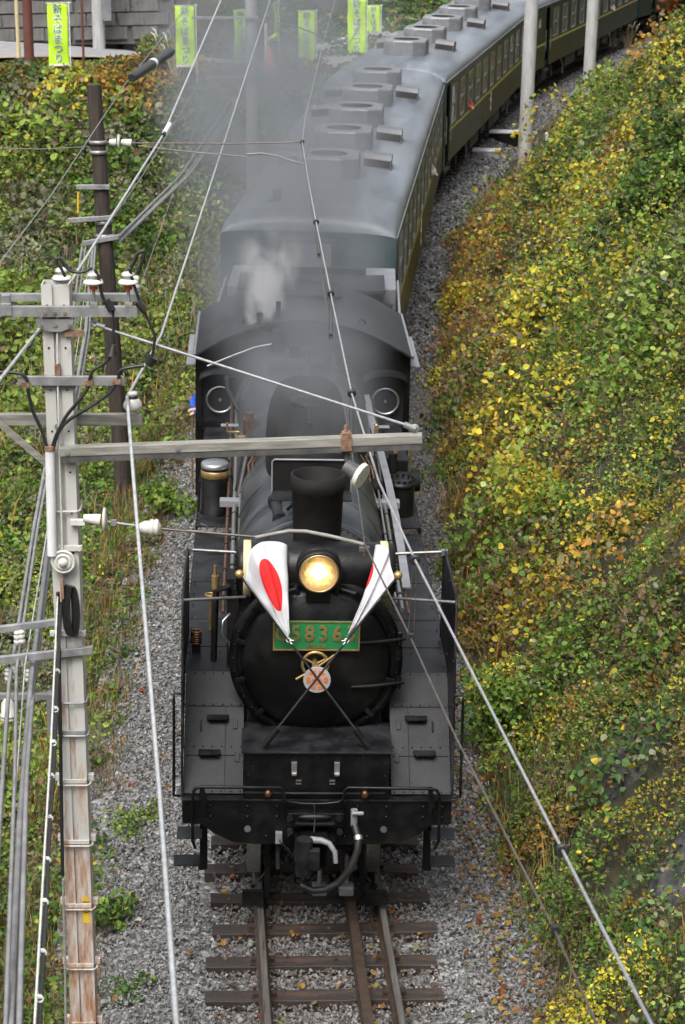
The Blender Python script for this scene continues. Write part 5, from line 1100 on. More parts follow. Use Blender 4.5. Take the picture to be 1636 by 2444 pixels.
# ================================================================== WOODEN POLE
wb_, wt_ = Vector((-3.43, 34.5, -1.7)), Vector((-3.738, 34.5, 5.70))
wpole = thing('wooden_pole', 'dark leaning wooden pole with sawn top standing in the weeds', 'utility pole', wb_)
def WQ(name, mb, mat, parent=wpole, bevel=0):
    for k, v in enumerate(mb.v): mb.v[k] = (v[0]-wb_.x, v[1]-wb_.y, v[2]-wb_.z)
    return mb.obj(name, mat, parent, bevel)
def wp_at(z): return wb_.lerp(wt_, (z-wb_.z)/(wt_.z-wb_.z))
WQ('shaft', MB().tube([wb_.lerp(wt_, k/12)+Vector((rnd.uniform(-.01, .01), 0, 0)) for k in range(13)], [.14-.03*k/12 for k in range(13)], 18), 'woodpole'); WQ('sawn_top', MB().cyl(wt_+Vector((0, 0, -.005)), wt_+Vector((0, 0, .012)), .108, .104, n=18), 'sleeper')
for z in (4.85, 4.70, 4.18, 3.63, 3.42): c_ = wp_at(z); WQ('pole_band', MB().lathe([(.128, -.03), (.134, -.03), (.134, .03), (.128, .03)], c_, 'z', 20), 'armsteel')
for (u0, v0, u1, v1) in ((182, 447, 262, 447), (163, 527, 268, 520), (197, 582, 283, 566)):
    a, b = pt(u0, v0, Y=34.35), pt(u1, v1, Y=34.35); m = MB(); m.add([(p.x, p.y+o_, p.z+q) for p in (a, b) for o_ in (0, .06) for q in (-.035, .035)], [(0, 4, 5, 1), (2, 3, 7, 6), (1, 5, 7, 3), (0, 2, 6, 4), (4, 6, 7, 5), (0, 1, 3, 2)]); WQ('bracket_arm', m, 'armsteel', bevel=.005)
WQ('signal_spring', MB().tube([pt(188, 458, Y=34.35), pt(187, 480, Y=34.35), pt(187, 508, Y=34.35)], .018, 8), 'yellow')
pi_ = pt(262, 340, Y=34.4); ip = WQ('pull_off_insulator', MB().cyl(pi_+Vector((-.0, 0, 0)), pi_+Vector((.10, 0, 0)), .045, .06, n=18), 'porcelain'); WQ('insulator_disc', MB().lathe([(0, 0), (.12, .0), (.12, .02), (0, .03)], pi_+Vector((.13, 0, 0)), 'x', 28), 'porcelain', ip); WQ('rod_insulator', MB().cyl(pi_+Vector((.18, 0, 0)), pi_+Vector((.33, 0, -.01)), .045, .065, n=18), 'porcelain', ip)
WQ('pull_off_rod', MB().tube([pi_+Vector((.33, 0, -.01)), pt(560, 343, Y=34.4), pt(690, 340, Y=34.4), pt(716, 339, Y=34.4)], .012, 6), 'contact', ip)
WQ('steady_rod', MB().tube([pt(330, 348, Y=34.4), pt(450, 362, Y=34.4), pt(590, 374, Y=34.4)], .010, 6).tube([pt(590, 369, Y=34.4), pt(625, 366, Y=34.4), pt(660, 372, Y=34.4), pt(700, 385, Y=34.4), pt(727, 392, Y=34.4)], .018, 8), 'armwood', ip)

# ================================================================== CONCRETE POLES
def concrete_pole(label, base, top_z, r0, r1, lean=(0, 0), parts=()):
    b = Vector(base); p = thing('concrete_pole', label, 'utility pole', b, group='concrete poles'); H = top_z-b.z
    MB().tube([(lean[0]*H*k/8, lean[1]*H*k/8, H*k/8) for k in range(9)], [r0+(r1-r0)*k/8 for k in range(9)], 24).obj('shaft', 'concrete', p)
    return p
p1 = pt(1252, 330, Z=.35); p1.z = terr1(p1.x, p1.y)-.3
concrete_pole('thick concrete pole by the track in front of the second coach', p1, 9.2, .20, .185, (.024, 0))
p2 = pt(1399, 262, Z=.5); p2.z = terr1(p2.x, p2.y)-.3
concrete_pole('slimmer concrete pole further up the bank before the third coach', p2, 9.2, .19, .17, (.026, 0))
p3 = Vector((-2.35, 59.5, terr1(-2.35, 59.5)-.3)); cp3 = concrete_pole('concrete pole behind the smoke, left of the first coach, with crossarms', p3, 8.6, .17, .14)
for z, l in ((4.4, 1.5), (2.9, 1.15)): MB().box(-l, .2, -.22, -.16, z-p3.z, z+.07-p3.z).obj('crossarm', 'armsteel', cp3, .005)

# ================================================================== WIRES (each one its own thing)
def wire(name, label, cat, pts, r, mat, sag=0.0, n=10, group=None):
    pts = [Vector(p) for p in pts]; out = []
    for a, b in zip(pts[:-1], pts[1:]):
        for k in range(n): t = k/n; q = a.lerp(b, t); q.z -= sag*4*t*(1-t); out.append(q)
    out.append(pts[-1]); base = out[0]
    o = MB().tube([p-base for p in out], r, 6).obj(name, mat); o.location = base; return tag(o, label, cat, group)
FI = Vector((-1.57, PY+.06, 5.655))
wire('feeder_wire', 'thick pale feeder wire tied to the white insulator beside the steel pole', 'wire', [pt(520, 2900, Y=5.2), pt(422, 2444, Y=7.8), pt(382, 1900, Y=10.6), pt(332, 1300, Y=14.0), FI, pt(385, 800, Y=22), pt(500, 450, Y=33), pt(645, 0, Y=50), pt(700, -160, Y=60)], .013, 'alu', n=6, group='overhead wires')
fw2 = wire('feeder_wire', 'pale feeder wire with a sleeve joint passing behind the steel pole top', 'wire', [pt(-420, 1400, Y=11), pt(-10, 920, Y=14.5), pt(95, 785, Y=16.15), pt(165, 680, Y=17.6), pt(390, 322, Y=26), pt(528, 0, Y=38), pt(590, -150, Y=46)], .013, 'alu', n=6, group='overhead wires')
j0, j1 = pt(393, 318, Y=26), pt(405, 298, Y=26.6); MB().cyl(j0-fw2.location, j1-fw2.location, .03, n=12).obj('sleeve_joint', 'white', fw2); MB().cyl(pt(390, 323, Y=25.9)-fw2.location, j0-fw2.location, .024, n=12).obj('joint_tape', 'cableblack', fw2)
# messenger and contact wire over the track
MSG = [(1700, 2640, 5.2), (1555, 2444, 7.9), (1343, 2029, 10.14), (991, 1336, 14.28), (905, 1150, 15.75), (840, 939, 18.6), (790, 701, 23.1), (755, 530, 27.3), (738, 440, 30.3), (722, 339, 34.3), (729, 282, 39), (770, 110, 54), (800, 0, 66)]
mw = wire('messenger_wire', 'stranded messenger wire with black clamps running over the locomotive', 'wire', [pt(u, v, Y=y) for u, v, y in MSG], .009, 'wire', n=4, group='overhead wires')
CON = [(1560, 2640, 7.0), (1424, 2444, 8.8), (1325, 2222, 10.14), (1090, 1763, 12.3), (981, 1523, 14.28), (871, 1299, 15.88), (838, 1060, 18.6), (790, 803, 23.1), (762, 610, 27.3), (727, 391, 34.6), (742, 330, 39), (775, 180, 54), (800, 60, 66)]
cw = wire('contact_wire', 'dark contact wire hanging below the messenger wire over the track', 'wire', [pt(u, v, Y=y) for u, v, y in CON], .007, 'contact', n=4, group='overhead wires')
def drop_at(a, b, double=True):
    a, b = Vector(a)-mw.location, Vector(b)-mw.location; d = MB()
    for s_ in (-.012, .012): d.tube([a+Vector((s_, 0, 0)), b+Vector((s_*1.5, 0, 0))], .003, 5)
    d.obj('dropper', 'contact', mw); MB().torus(a, .022, .016, 'y', 18, 8).obj('dropper_clamp', 'cableblack', mw); MB().box(b.x-.018, b.x+.018, b.y-.02, b.y+.02, b.z-.02, b.z+.03).obj('dropper_clip', 'cableblack', mw)
for (a, b) in ((MSG[2], CON[2]), (MSG[3], CON[4]), (MSG[5], CON[6]), (MSG[6], CON[7]), (MSG[7], CON[8]), (MSG[9], CON[9])): drop_at(pt(a[0], a[1], Y=a[2]), pt(b[0], b[1], Y=b[2]))
# cables down the left side: wooden pole arms -> steel pole arms -> towards the camera
CB = [('grey sheathed cable at the far left edge of the picture', [(196, 590), (170, 780), (83, 1250), (22, 1633), (2, 1930), (-30, 2500)], .016, 'cablegrey'),
      ('grey cable second from the left edge, wavy below the brackets', [(205, 590), (176, 800), (92, 1250), (40, 1600), (36, 1850), (12, 2500)], .013, 'cablegrey'),
      ('thin pale wire among the grey cables near the left edge', [(215, 600), (190, 800), (116, 1250), (60, 1590), (30, 2000), (14, 2500)], .006, 'alu'),
      ('thickest dark grey cable of the bundle beside the steel pole', [(222, 595), (205, 790), (112, 1330), (75, 1620), (48, 1960), (24, 2500)], .022, 'cablegrey'),
      ('grey cable of the bundle closest to the steel pole', [(228, 590), (212, 800), (118, 1350), (80, 1640), (64, 1860), (45, 2500)], .017, 'cablegrey')]
YS = [34.3, 26, 18.2, 15.7, 13.2, 9.6]
for lb_, pp, r, mt in CB: wire('cable', lb_, 'cable', [pt(u, v, Y=y) for (u, v), y in zip(pp, YS)], r, mt, n=5, group='cables beside the steel pole')
hc_ = wire('hanging_cable', 'pale carrier wire with black cable slung beneath it by white hooks, beside the pole', 'cable', [pt(138, 1425, Y=15.84), pt(122, 1780, Y=13.3), pt(104, 2080, Y=11.5), pt(80, 2500, Y=9.6)], .007, 'porcelain', n=5, group='cables beside the steel pole')
b0 = hc_.location; MB().tube([pt(u, v, Y=y)-b0 for u, v, y in ((146, 1440, 15.86), (137, 1620, 14.5), (127, 1860, 12.9), (118, 1990, 12.1), (112, 2130, 11.3), (104, 2280, 10.6), (92, 2500, 9.7))], .013, 8).obj('slung_cable', 'cableblack', hc_)
for (u, v, y) in ((133, 1600, 14.6), (129, 1690, 13.9), (124, 1770, 13.35), (119, 1850, 12.9), (115, 1950, 12.3), (109, 2050, 11.7), (103, 2150, 11.15), (98, 2270, 10.6), (90, 2380, 10.1)): p_ = pt(u, v, Y=y)-b0; MB().torus(p_+Vector((.01, 0, -.01)), .018, .005, 'y', 12, 5).box(p_.x-.012, p_.x+.02, p_.y-.006, p_.y+.006, p_.z-.004, p_.z+.012).obj('cable_hook', 'white', hc_)
BC = [((283, 566), (430, 420), (560, 225)), ((284, 572), (440, 425), (572, 235)), ((286, 577), (450, 420), (580, 240))]
for k, (a, b, c) in enumerate(BC): wire('cable', ('uppermost', 'middle', 'lowest')[k]+' grey cable of three from the wooden pole to the pole in the smoke', 'cable', [pt(*a, Y=34.4), pt(*b, Y=45), pt(*c, Y=59.3)], (.022, .018, .026)[k], 'cablegrey', n=5, group='cables behind the wooden pole')
TW = [('thin wire carrying the black cylinder, crossing the weeds to the left edge', [(-60, 705, 17), (120, 470, 24), (300, 200, 33), (420, 50, 40), (470, -20, 43)], .007),
      ('thin wire rising behind the wooden pole to the far poles', [(262, 530, 34.6), (340, 420, 40), (480, 190, 52), (540, 60, 62)], .008),
      ('thin wire from the weeds below the wooden pole up towards the road', [(330, 700, 36), (400, 500, 43), (460, 320, 52), (520, 130, 63)], .007),
      ('thin sagging wire from the wooden pole to the left picture edge', [(-40, 352, 34), (100, 356, 34.2), (215, 350, 34.4)], .007),
      ('thin dark wire in the haze across the top of the picture', [(560, 40, 62), (700, 60, 64), (830, 110, 68), (860, 60, 72)], .02)]
for l_, pp, r in TW: wire('thin_wire', l_, 'wire', [pt(u, v, Y=y) for u, v, y in pp], r, 'cablegrey', n=5, group='overhead wires')
a, b = pt(314, 186, Y=32.0), pt(410, 122, Y=35.5); sc_ = thing('cable_splice_case', 'black cylindrical splice case hanging on a thin wire', 'splice case', a)
MB().tube([(b-a)*t for t in (0, .03, .1, .5, .9, .97, 1)], [.05, .068, .072, .072, .072, .068, .05], 18).obj('case', 'cableblack', sc_); MB().cyl((b-a)*.48, (b-a)*.53, .075, n=18).obj('pale_band', 'white', sc_)

# ================================================================== BANNERS AND ROADSIDE
GL = {}
def glyph(ch, off):
    if (ch, off) not in GL: GL[(ch, off)] = text_mesh(ch, .30, 0.0, off)
    return GL[(ch, off)]
def banner(label, u, vb, vt, width_px, yaw, Y, seed, pole_side=1, small=False):
    """nobori: cloth on a pole with a cross rod; (u, vb) foot of the cloth, vt its top"""
    rr = random.Random(seed); f = pt(u, vb, Y=Y); t = pt(u, vt, Y=Y); H = t.z-f.z; Wd = .6*H/1.8
    b = thing('festival_banner', label, 'banner', (f.x, f.y, f.z), yaw, group='lime festival banners along the road'); g = terr1(f.x, f.y)-f.z-.2
    x0, x1 = -Wd/2, Wd/2
    ph = rr.uniform(0, 6)
    def wv(x, z): return .05*math.sin(2.2*z/H*math.pi+ph)*((x-x0*pole_side*1.0)/Wd)+.025*math.sin(9*z/H+x*9+ph)
    nx, nz = 8, 24; vs = [(x0+Wd*i/nx, wv(x0+Wd*i/nx, H*j/nz), H*j/nz) for j in range(nz+1) for i in range(nx+1)]
    F_ = [(j*(nx+1)+i, j*(nx+1)+i+1, (j+1)*(nx+1)+i+1, (j+1)*(nx+1)+i) for j in range(nz) for i in range(nx)]
    me = bpy.data.meshes.new('cloth'); me.from_pydata(vs, [], F_); me.materials.append(MT['lime']); me.polygons.foreach_set('use_smooth', [True]*len(F_)); cl = mo('cloth', me, None, b); cl.modifiers.new('thick', 'SOLIDIFY').thickness = .004
    MB().add([(x, y-.006, z) for x, y, z in vs[:9]]+[(x, y-.006, z*1.0+.035*H*(1+.0)) for x, y, z in vs[:9]], [(i, i+1, 10+i, 9+i) for i in range(8)]).obj('hem_band', 'white', cl)
    for k, ch in enumerate('新そばまつり'):
        for off, mt, d in ((.016, 'white', .010), (0, 'dgreen', .016)):
            src = glyph(ch, off); me = src.copy(); co = np.empty(len(me.vertices)*3); me.vertices.foreach_get('co', co); co = co.reshape(-1, 3)
            sc = H*.5*1.06; X = co[:, 0]*sc; Zc = H*(.905-.158*k)+co[:, 1]*sc
            Yv = np.array([wv(x, z) for x, z in zip(X, Zc)])-d; me.vertices.foreach_set('co', np.stack([X, Yv, Zc], 1).ravel()); me.update(); me.materials.append(MT[mt]); o = mo('lettering', me, None, cl)
    xp = pole_side*(Wd/2+.035); MB().tube([(xp, .03, g), (xp, .03, H+.06)], .016, 8).obj('banner_pole', 'white', b); MB().tube([(xp+pole_side*.06, .02, H+.03), (-xp, .0, H+.015)], .010, 6).obj('cross_rod', 'white', b)
    m = MB()
    for k in range(6): z = H*(.06+.18*k); m.tube([(x1*pole_side, wv(x1*pole_side, z), z), (xp, .03, z)], .008, 5)
    m.obj('loops', 'white', b); return b
banner('lime banner leftmost along the road, between the brown post and the thin red pole', 142, 158, 9, 52, R(-4), 63.9, 1)
banner('lime banner second from the left, above the black splice case', 444, 160, 15, 42, R(-12), 64.5, 2)
banner('lime banner just left of the concrete pole in the smoke', 577, 152, 25, 26, R(42), 70, 3)
banner('lime banner tilted in the haze midway between the smoke pole and the coaches', 733, 152, 27, 42, R(-8), 76, 4)
banner('lime banner half hidden behind the first coach roof, the lower of the adjoining pair', 852, 134, -2, 40, R(-6), 84, 5)
banner('lime banner rightmost in the haze, touching its neighbour', 892, 112, 14, 32, R(-16), 92, 6)
banner('small lime banner at the top edge across the road, left of centre', 391, 52, -42, 16, R(36), 79, 7)
banner('narrow lime banner seen almost edge-on right of the smoke pole', 662, 98, 6, 10, R(68), 82, 8)
def post(name, label, u, v, Y, top, r, mat, cat='post', cap=None):
    f = pt(u, v, Y=Y); g = terr1(f.x, f.y)-.2; o = thing(name, label, cat, (f.x, f.y, g)); H = top-g
    MB().tube([(0, 0, 0), (0, 0, H*.5), (0, 0, H)], [r*1.05, r, r*.95], 14).obj('shaft', mat, o); MB().cyl((0, 0, .15), (0, 0, .3), r*1.25, n=14).obj('base_collar', 'armsteel', o)
    if cap: MB().box(-.16, .02, -.06, .06, H*.62, H*.62+.1).obj('bracket', cap, o)
    return o
post('sign_post', 'cream pole at the top left, left of the brown post', 45, 130, 64.5, 6.5, .055, 'creampole')
post('brown_post', 'thick reddish brown post beside the leftmost banner', 70, 130, 64.2, 6.5, .135, 'brownpost', cap='brownpost')
post('thin_post', 'thin red-brown pole right of the leftmost banner', 200, 140, 64.2, 6.5, .035, 'brownpost')
lp = post('lighting_column', 'pale concrete column with a grey control box above the road shrubs', 236, 80, 73, 8, .19, 'concrete', 'lamp post'); MB().box(.14, .44, -.2, .2, 1.2, 3.4).obj('control_box', 'roofunit', lp, .02)
post('white_post', 'white pole with a torn lime flag, beside the orange cone in the haze', 636, 180, 69, 3.4, .05, 'white')
f = pt(648, 90, Y=69); fl = thing('torn_flag', 'scrap of lime cloth fluttering on the white pole in the haze', 'flag', f); MB().add([(-.14, .0, -.05), (.02, .03, .08), (.2, -.02, .16), (.26, .02, -.02), (.1, .04, -.12), (-.1, .02, -.13), (.05, -.05, .0)], [(0, 6, 1), (1, 6, 2), (2, 6, 3), (3, 6, 4), (4, 6, 5), (5, 6, 0)]).obj('cloth', 'lime', fl).modifiers.new('thick', 'SOLIDIFY').thickness = .01
f = pt(644, 178, Y=69); g = terr1(f.x, f.y); cn = thing('traffic_cone', 'orange traffic cone at the foot of the white pole', 'cone', (f.x, f.y, g)); MB().lathe([(.22, .04), (.2, .05), (.05, .75), (0, .76)], (0, 0, 0), 'z', 20).obj('cone', 'cone', cn); MB().box(-.26, .26, -.26, .26, 0, .045).obj('foot', 'cone', cn, .02); MB().lathe([(.145, .3), (.105, .45)], (0, 0, .0), 'z', 20).obj('reflective_band', 'white', cn)
# trackside concrete blocks with yellow tops, stake
for (u, v, l_, sz) in ((1205, 312, 'concrete block with yellow edge beside the thick concrete pole', .45), (1162, 356, 'low concrete slab with yellow edge, nearer than the taller block', .40)):
    p_ = pt(u, v, Z=-.1 if u < 1190 else .05); b = thing('trackside_block', l_, 'concrete block', (p_.x, p_.y, -.5), -.15, group='trackside blocks'); h = .55 if u > 1190 else .40
    MB().box(-sz, sz, -.25, .25, 0, h-.06).obj('block', 'blackmatt' if u > 1190 else 'concrete', b, .02); MB().box(-sz-.02, sz+.02, -.27, .27, h-.058, h).obj('cap_slab', 'white', b, .015); MB().box(sz-.14, sz+.025, -.275, .0, h-.06, h+.004).obj('yellow_edge', 'yellow', b)
p_ = pt(1311, 300, Z=.55); st = thing('marker_stake', 'short white stake leaning right of the thick concrete pole', 'stake', (p_.x, p_.y, terr1(p_.x, p_.y)-.2)); MB().tube([(0, 0, 0), (-.06, 0, 1.0)], .05, 8).obj('stake', 'white', st); MB().cyl((-.06, 0, 1.0), (-.063, 0, 1.04), .055, .03, n=8).obj('stake_cap', 'white', st)

# ================================================================== VEGETATION
def pal(cols, w=None):
    return np.array(cols, float), (np.array(w, float)/sum(w) if w is not None else None)
GREEN = pal([(.085, .158, .028), (.115, .200, .032), (.155, .240, .042), (.068, .130, .026)], [3, 4, 2, 2])
LIME = pal([(.20, .275, .05), (.25, .315, .065), (.16, .24, .042), (.31, .35, .11)], [3, 2, 3, 1])
YELL = pal([(.43, .335, .035), (.49, .38, .045), (.38, .34, .04), (.28, .30, .04)], [3, 2, 2, 2])
OCHRE = pal([(.30, .165, .035), (.36, .21, .04), (.23, .14, .04), (.40, .18, .04), (.22, .20, .04)], [3, 2, 3, 1, 2])
BROWN = pal([(.14, .095, .055), (.18, .12, .065), (.11, .08, .05), (.22, .16, .10), (.13, .13, .05)], [3, 2, 2, 1, 2])
DARK = pal([(.055, .10, .035), (.07, .12, .038), (.085, .14, .05)], [3, 2, 1])
RED = pal([(.34, .085, .03), (.42, .15, .04), (.25, .065, .03), (.33, .19, .04)], [3, 2, 2, 1])
GREY = pal([(.17, .18, .11), (.22, .22, .15), (.14, .16, .08)], [1, 1, 1])
def pick(p, n): return p[0][rng.choice(len(p[0]), n, p=p[1])]*np.exp(rng.normal(0, .12, (n, 1)))
LEAF = np.array([(0, -.5, 0), (-.40, -.20, .09), (-.33, .20, .07), (0, .55, -.06), (.33, .20, .07), (.40, -.20, .09)])
LEAF4 = np.array([(0, -.5, 0), (-.36, .0, .12), (0, .55, -.08), (.36, .0, .12)])
def leaf_mesh(name, Pp, size, cols, up=.75, parent=None, mat='leaf', aspect=1.0, nrm=None, quad=False):
    LF = LEAF4 if quad else LEAF; k_ = len(LF)
    n = len(Pp); N = rng.normal(0, 1, (n, 3))*(1-up)*1.3
    N += (np.array([0, -.15, 1.0])*up if nrm is None else nrm*up); N /= np.linalg.norm(N, axis=1)[:, None]+1e-9
    T = np.cross(N, rng.normal(0, 1, (n, 3))); T /= np.linalg.norm(T, axis=1)[:, None]+1e-9; B = np.cross(N, T)
    sz = np.broadcast_to(size, (n,))[:, None, None]
    V = Pp[:, None]+sz*(LF[None, :, 0:1]*B[:, None]*aspect*rng.uniform(.7, 1.25, (n, 1, 1))+LF[None, :, 1:2]*T[:, None]+LF[None, :, 2:3]*N[:, None]*rng.uniform(-.6, 1.8, (n, 1, 1)))
    q = k_*np.arange(n)[:, None]; F = q+np.array([0, 3, 2, 1]) if quad else np.concatenate([q+np.array([0, 3, 2, 1]), q+np.array([0, 5, 4, 3])])
    c = np.repeat(cols, k_, 0)
    return np_mesh(name, V.reshape(-1, 3), F, mat, c, parent=parent)
def vis(X, Y, Z): return in_view(np.stack([X, Y, Z], 1), 330, 260)
ROCKS = []
def scatter_clusters(region, dens, per, rad, hgt, lsize, palfn, y_ref=24.):
    """leaf clumps: each clump has a centre on the ground, its own spread, height and colour family; clumps grow coarser with distance"""
    x0, x1, y0, y1 = region; k = int((x1-x0)*(y1-y0)*dens); X = rng.uniform(x0, x1, k); Y = rng.uniform(y0, y1, k)
    sc = np.clip((Y/y_ref)**.62, .85, 2.3); ok = rng.random(k) < 1/np.maximum(sc, .85)**2; X, Y, sc = X[ok], Y[ok], sc[ok]
    Z = terr(X, Y); s_, n_ = sn(X, Y); ok = vis(X, Y, Z) | (in_view(np.stack([X, Y, Z], 1), 1000, 800) & (rng.random(len(X)) < .32)); X, Y, s_, n_, sc = X[ok], Y[ok], s_[ok], n_[ok], sc[ok]
    keys = palfn(X, Y, s_, n_); ok = keys >= 0
    for (rx, ry, rr) in ROCKS: ok &= np.hypot(X-rx, Y-ry) > rr
    X, Y, keys, sc = X[ok], Y[ok], keys[ok], sc[ok]
    m = len(X); R_ = rng.uniform(*rad, m)*sc; H_ = rng.uniform(*hgt, m)*sc**.5; dr_ = road_at(X, Y)[0]; H_ *= np.clip((dr_-3.2)/7, .12, 1)*np.where((np.abs(X+3.6) < 1.6) & (Y > 24) & (Y < 37), .45, 1)
    H_ *= np.where((rng.random(m) < .12) & (dr_ > 9), 1.9, 1)
    cnt = (per*(R_/sc/np.mean(rad))**2*rng.uniform(.6, 1.3, m)).astype(int)+4; idx = np.repeat(np.arange(m), cnt); t = len(idx)
    a = rng.uniform(0, 2*math.pi, t); r = np.sqrt(rng.random(t)); px, py = X[idx]+R_[idx]*r*np.cos(a), Y[idx]+R_[idx]*r*np.sin(a)
    dome = H_[idx]*np.sqrt(np.clip(1-r*r*.9, 0, 1)); pz = terr(px, py)+dome*(1-.7*rng.random(t)**1.6)+.02
    sz = rng.uniform(*lsize, t)*np.exp(rng.normal(0, .15, m))[idx]*sc[idx]
    bright = np.exp(rng.normal(0, .26, m)-.03)[idx]
    return np.stack([px, py, pz], 1), sz, idx, keys[idx], bright
PALS = [GREEN, LIME, YELL, OCHRE, BROWN, DARK, GREY, RED]
def colours(keys, bright, ys=.06):
    out = np.zeros((len(keys), 3))
    for k, p in enumerate(PALS):
        mk = keys == k
        if mk.any(): out[mk] = pick(p, mk.sum())
    stray = rng.random(len(keys)) < ys; out[stray] = pick(YELL, stray.sum()); stray = rng.random(len(keys)) < .14; out[stray] = pick(BROWN, stray.sum()); stray = rng.random(len(keys)) < .10; out[stray] = pick(GREEN, stray.sum()); stray = rng.random(len(keys)) < .06; out[stray] = pick(GREY, stray.sum())
    return out*bright[:, None]
# rock showing through on the right bank
def rock(label, u, v, sx, sz_, seed):
    p_ = hit(u, v); nu, nv = 40, 40; a, b = np.meshgrid(np.linspace(-1, 1, nu+1), np.linspace(-1, 1, nv+1)); e = np.clip(1-(np.abs(a)**2.2+np.abs(b)**2.2)*(.75+.5*fbm(a*2+seed, b*2, 0, 3)), 0, 1)
    x = p_.x+a*sx*.75; y = p_.y+b*sz_*1.1; x = x+.16*(fbm(y*2.4, x*2.4+seed, 2)-.5); ridge = np.abs(fbm(x*1.5+seed, y*2.6, 1, 4)-.5)
    h = terr(x, y)-.16+.34*e**.5+e**.4*(.9*ridge+.34*(np.floor(fbm(x*2.2, y*3.3+seed, 3, 3)*7)/7-.5)+.10*(vnoise(x*9, y*9+seed, 0)-.5))
    V = np.stack([x-p_.x, y-p_.y, h-p_.z], -1).reshape(-1, 3); i_ = (np.arange(nv)[:, None]*(nu+1)+np.arange(nu)[None]).ravel()
    o = np_mesh('rock_outcrop', V, np.stack([i_, i_+1, i_+nu+2, i_+nu+1], 1), 'rock'); o.location = p_; tag(o, label, 'rock', 'rock showing on the bank'); ROCKS.append((p_.x, p_.y, sx*.30))
rock('grey rock face at the right edge above the leafy slope', 1606, 650, 1.1, 1.1, 1)
rock('smaller grey rock just left of the large rock face', 1500, 700, .6, .6, 2)
rock('dark rock in the middle of the bank beside the tender', 1268, 770, .5, .6, 3)
rock('dark rock low on the bank at the lower right', 1500, 1850, .4, .4, 4)
rock('dark rock at the bottom right corner under yellow leaves', 1615, 2130, .4, .4, 5)

def right_key(X, Y, s_, n_):
    """which plant family grows where on the bank"""
    foot = 1.75+.45*sstep(0, 12, s_)+2.5*sstep(36, 56, s_); h = n_-foot; a = fbm(X*.38, Y*.38, 1, 3); b = fbm(X*.8+5, Y*.8, 2, 3); c = fbm(X*.3+9, Y*.3, 3, 3); r = rng.random(len(X)); r2 = rng.random(len(X))
    k = np.where(a > .55, 2, np.where(a < .45, 0, 1)); k = np.where((k == 2) & (r < .35), 1, k)
    k = np.where(b > .63, 3, k); k = np.where(b < .36, 5, k); k = np.where((c > .60) & (a < .5) & (r < .7), 4, k)
    k = np.where((s_ > 9) & (s_ < 22) & (h > 1.6) & (r < .6), np.where(r2 < .6, 1, 0), k)        # bright green creepers high beside the tender
    k = np.where((s_ > 1) & (s_ < 10) & (h > 1.3) & (r < .45), np.where(r2 < .65, 2, 3), k)        # yellowing creepers nearer
    low = (h < .85+.5*sstep(10, 30, s_)) & (r < .75); k = np.where(low, np.where(r2 < .42, 3, np.where(r2 < .75, 4, np.where(r2 < .88, 2, 0))), k)
    k = np.where((h < 1.3) & (s_ < 7) & (r2 < .45), 0, k)
    dark_zone = (s_ > .5) & (s_ < 10) & (h > .9) & (h < 2.3) & (r < .55); k = np.where(dark_zone, np.where(r2 < .35, 5, np.where(r2 < .7, 4, 3)), k)   # dark green and dead brown growth over the rock
    gap = (fbm(X*.75+3, Y*.75+8, 0, 3) > np.where((s_ > .5) & (s_ < 10) & (h < 2.4), .555, .64)) & (h > .9); k = np.where(gap & (r2 < .7) & (s_ > 4), -1, k)
    return np.where(h < .05, -1, k)
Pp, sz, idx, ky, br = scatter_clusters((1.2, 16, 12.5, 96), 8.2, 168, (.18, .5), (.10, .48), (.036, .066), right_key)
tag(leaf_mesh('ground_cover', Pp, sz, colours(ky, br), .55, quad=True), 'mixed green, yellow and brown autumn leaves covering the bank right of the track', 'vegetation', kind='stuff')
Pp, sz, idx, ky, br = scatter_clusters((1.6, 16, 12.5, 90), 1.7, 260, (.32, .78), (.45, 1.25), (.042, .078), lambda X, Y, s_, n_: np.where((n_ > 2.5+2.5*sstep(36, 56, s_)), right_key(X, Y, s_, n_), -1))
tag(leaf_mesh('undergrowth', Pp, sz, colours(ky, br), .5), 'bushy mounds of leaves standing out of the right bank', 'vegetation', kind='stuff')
def left_key(X, Y, s_, n_):
    d, side, zr = road_at(X, Y); a = fbm(X*.4, Y*.4, 0, 3); b = fbm(X*.8+5, Y*.8, 2, 3)
    k = np.where(a > .46, 1, 0); k = np.where(b > .60, 6, k); k = np.where(b < .35, 5, k); k = np.where((d < 7.5) & (rng.random(len(X)) < .6), 3, k); k = np.where((d < 8) & (b > .58) & (rng.random(len(X)) < .35), 2, k)
    k = np.where((Y < 26) & (rng.random(len(X)) < .2), 5, k)
    k = np.where((n_ > -2.9) & (rng.random(len(X)) < .5), 4, k)
    k = np.where((n_ > -2.35), -1, k); k = np.where((d < 4.3), -1, k); k = np.where((side > 0) & (d < 6.0), -1, k)
    k = np.where((side > 0) & (rng.random(len(X)) < .75), 5, k)
    return np.where((side > 0) & (X < -4.2) & (d < 8), -1, k)
Pp, sz, idx, ky, br = scatter_clusters((-15, 4, 11, 66), 7.6, 150, (.22, .6), (.12, .5), (.05, .092), left_key)
tag(leaf_mesh('ground_cover', Pp, sz, colours(ky, br, .025), .6, quad=True), 'dense broad green vine leaves covering the ground left of the train', 'vegetation', kind='stuff')
Pp, sz, idx, ky, br = scatter_clusters((-15, 3, 11, 64), 1.5, 210, (.35, .8), (.35, .95), (.06, .115), lambda X, Y, s_, n_: np.where((n_ < -5.2) | ((n_ < -3.0) & (Y < 24)), left_key(X, Y, s_, n_), -1))
tag(leaf_mesh('undergrowth', Pp, sz, colours(ky, br, .03), .55), 'bushy mounds of broad green leaves left of the train', 'vegetation', kind='stuff')
Pp, sz, idx, ky, br = scatter_clusters((-26, 16, 66, 118), 1.1, 90, (.6, 1.5), (.5, 1.6), (.16, .30), left_key, 80.)
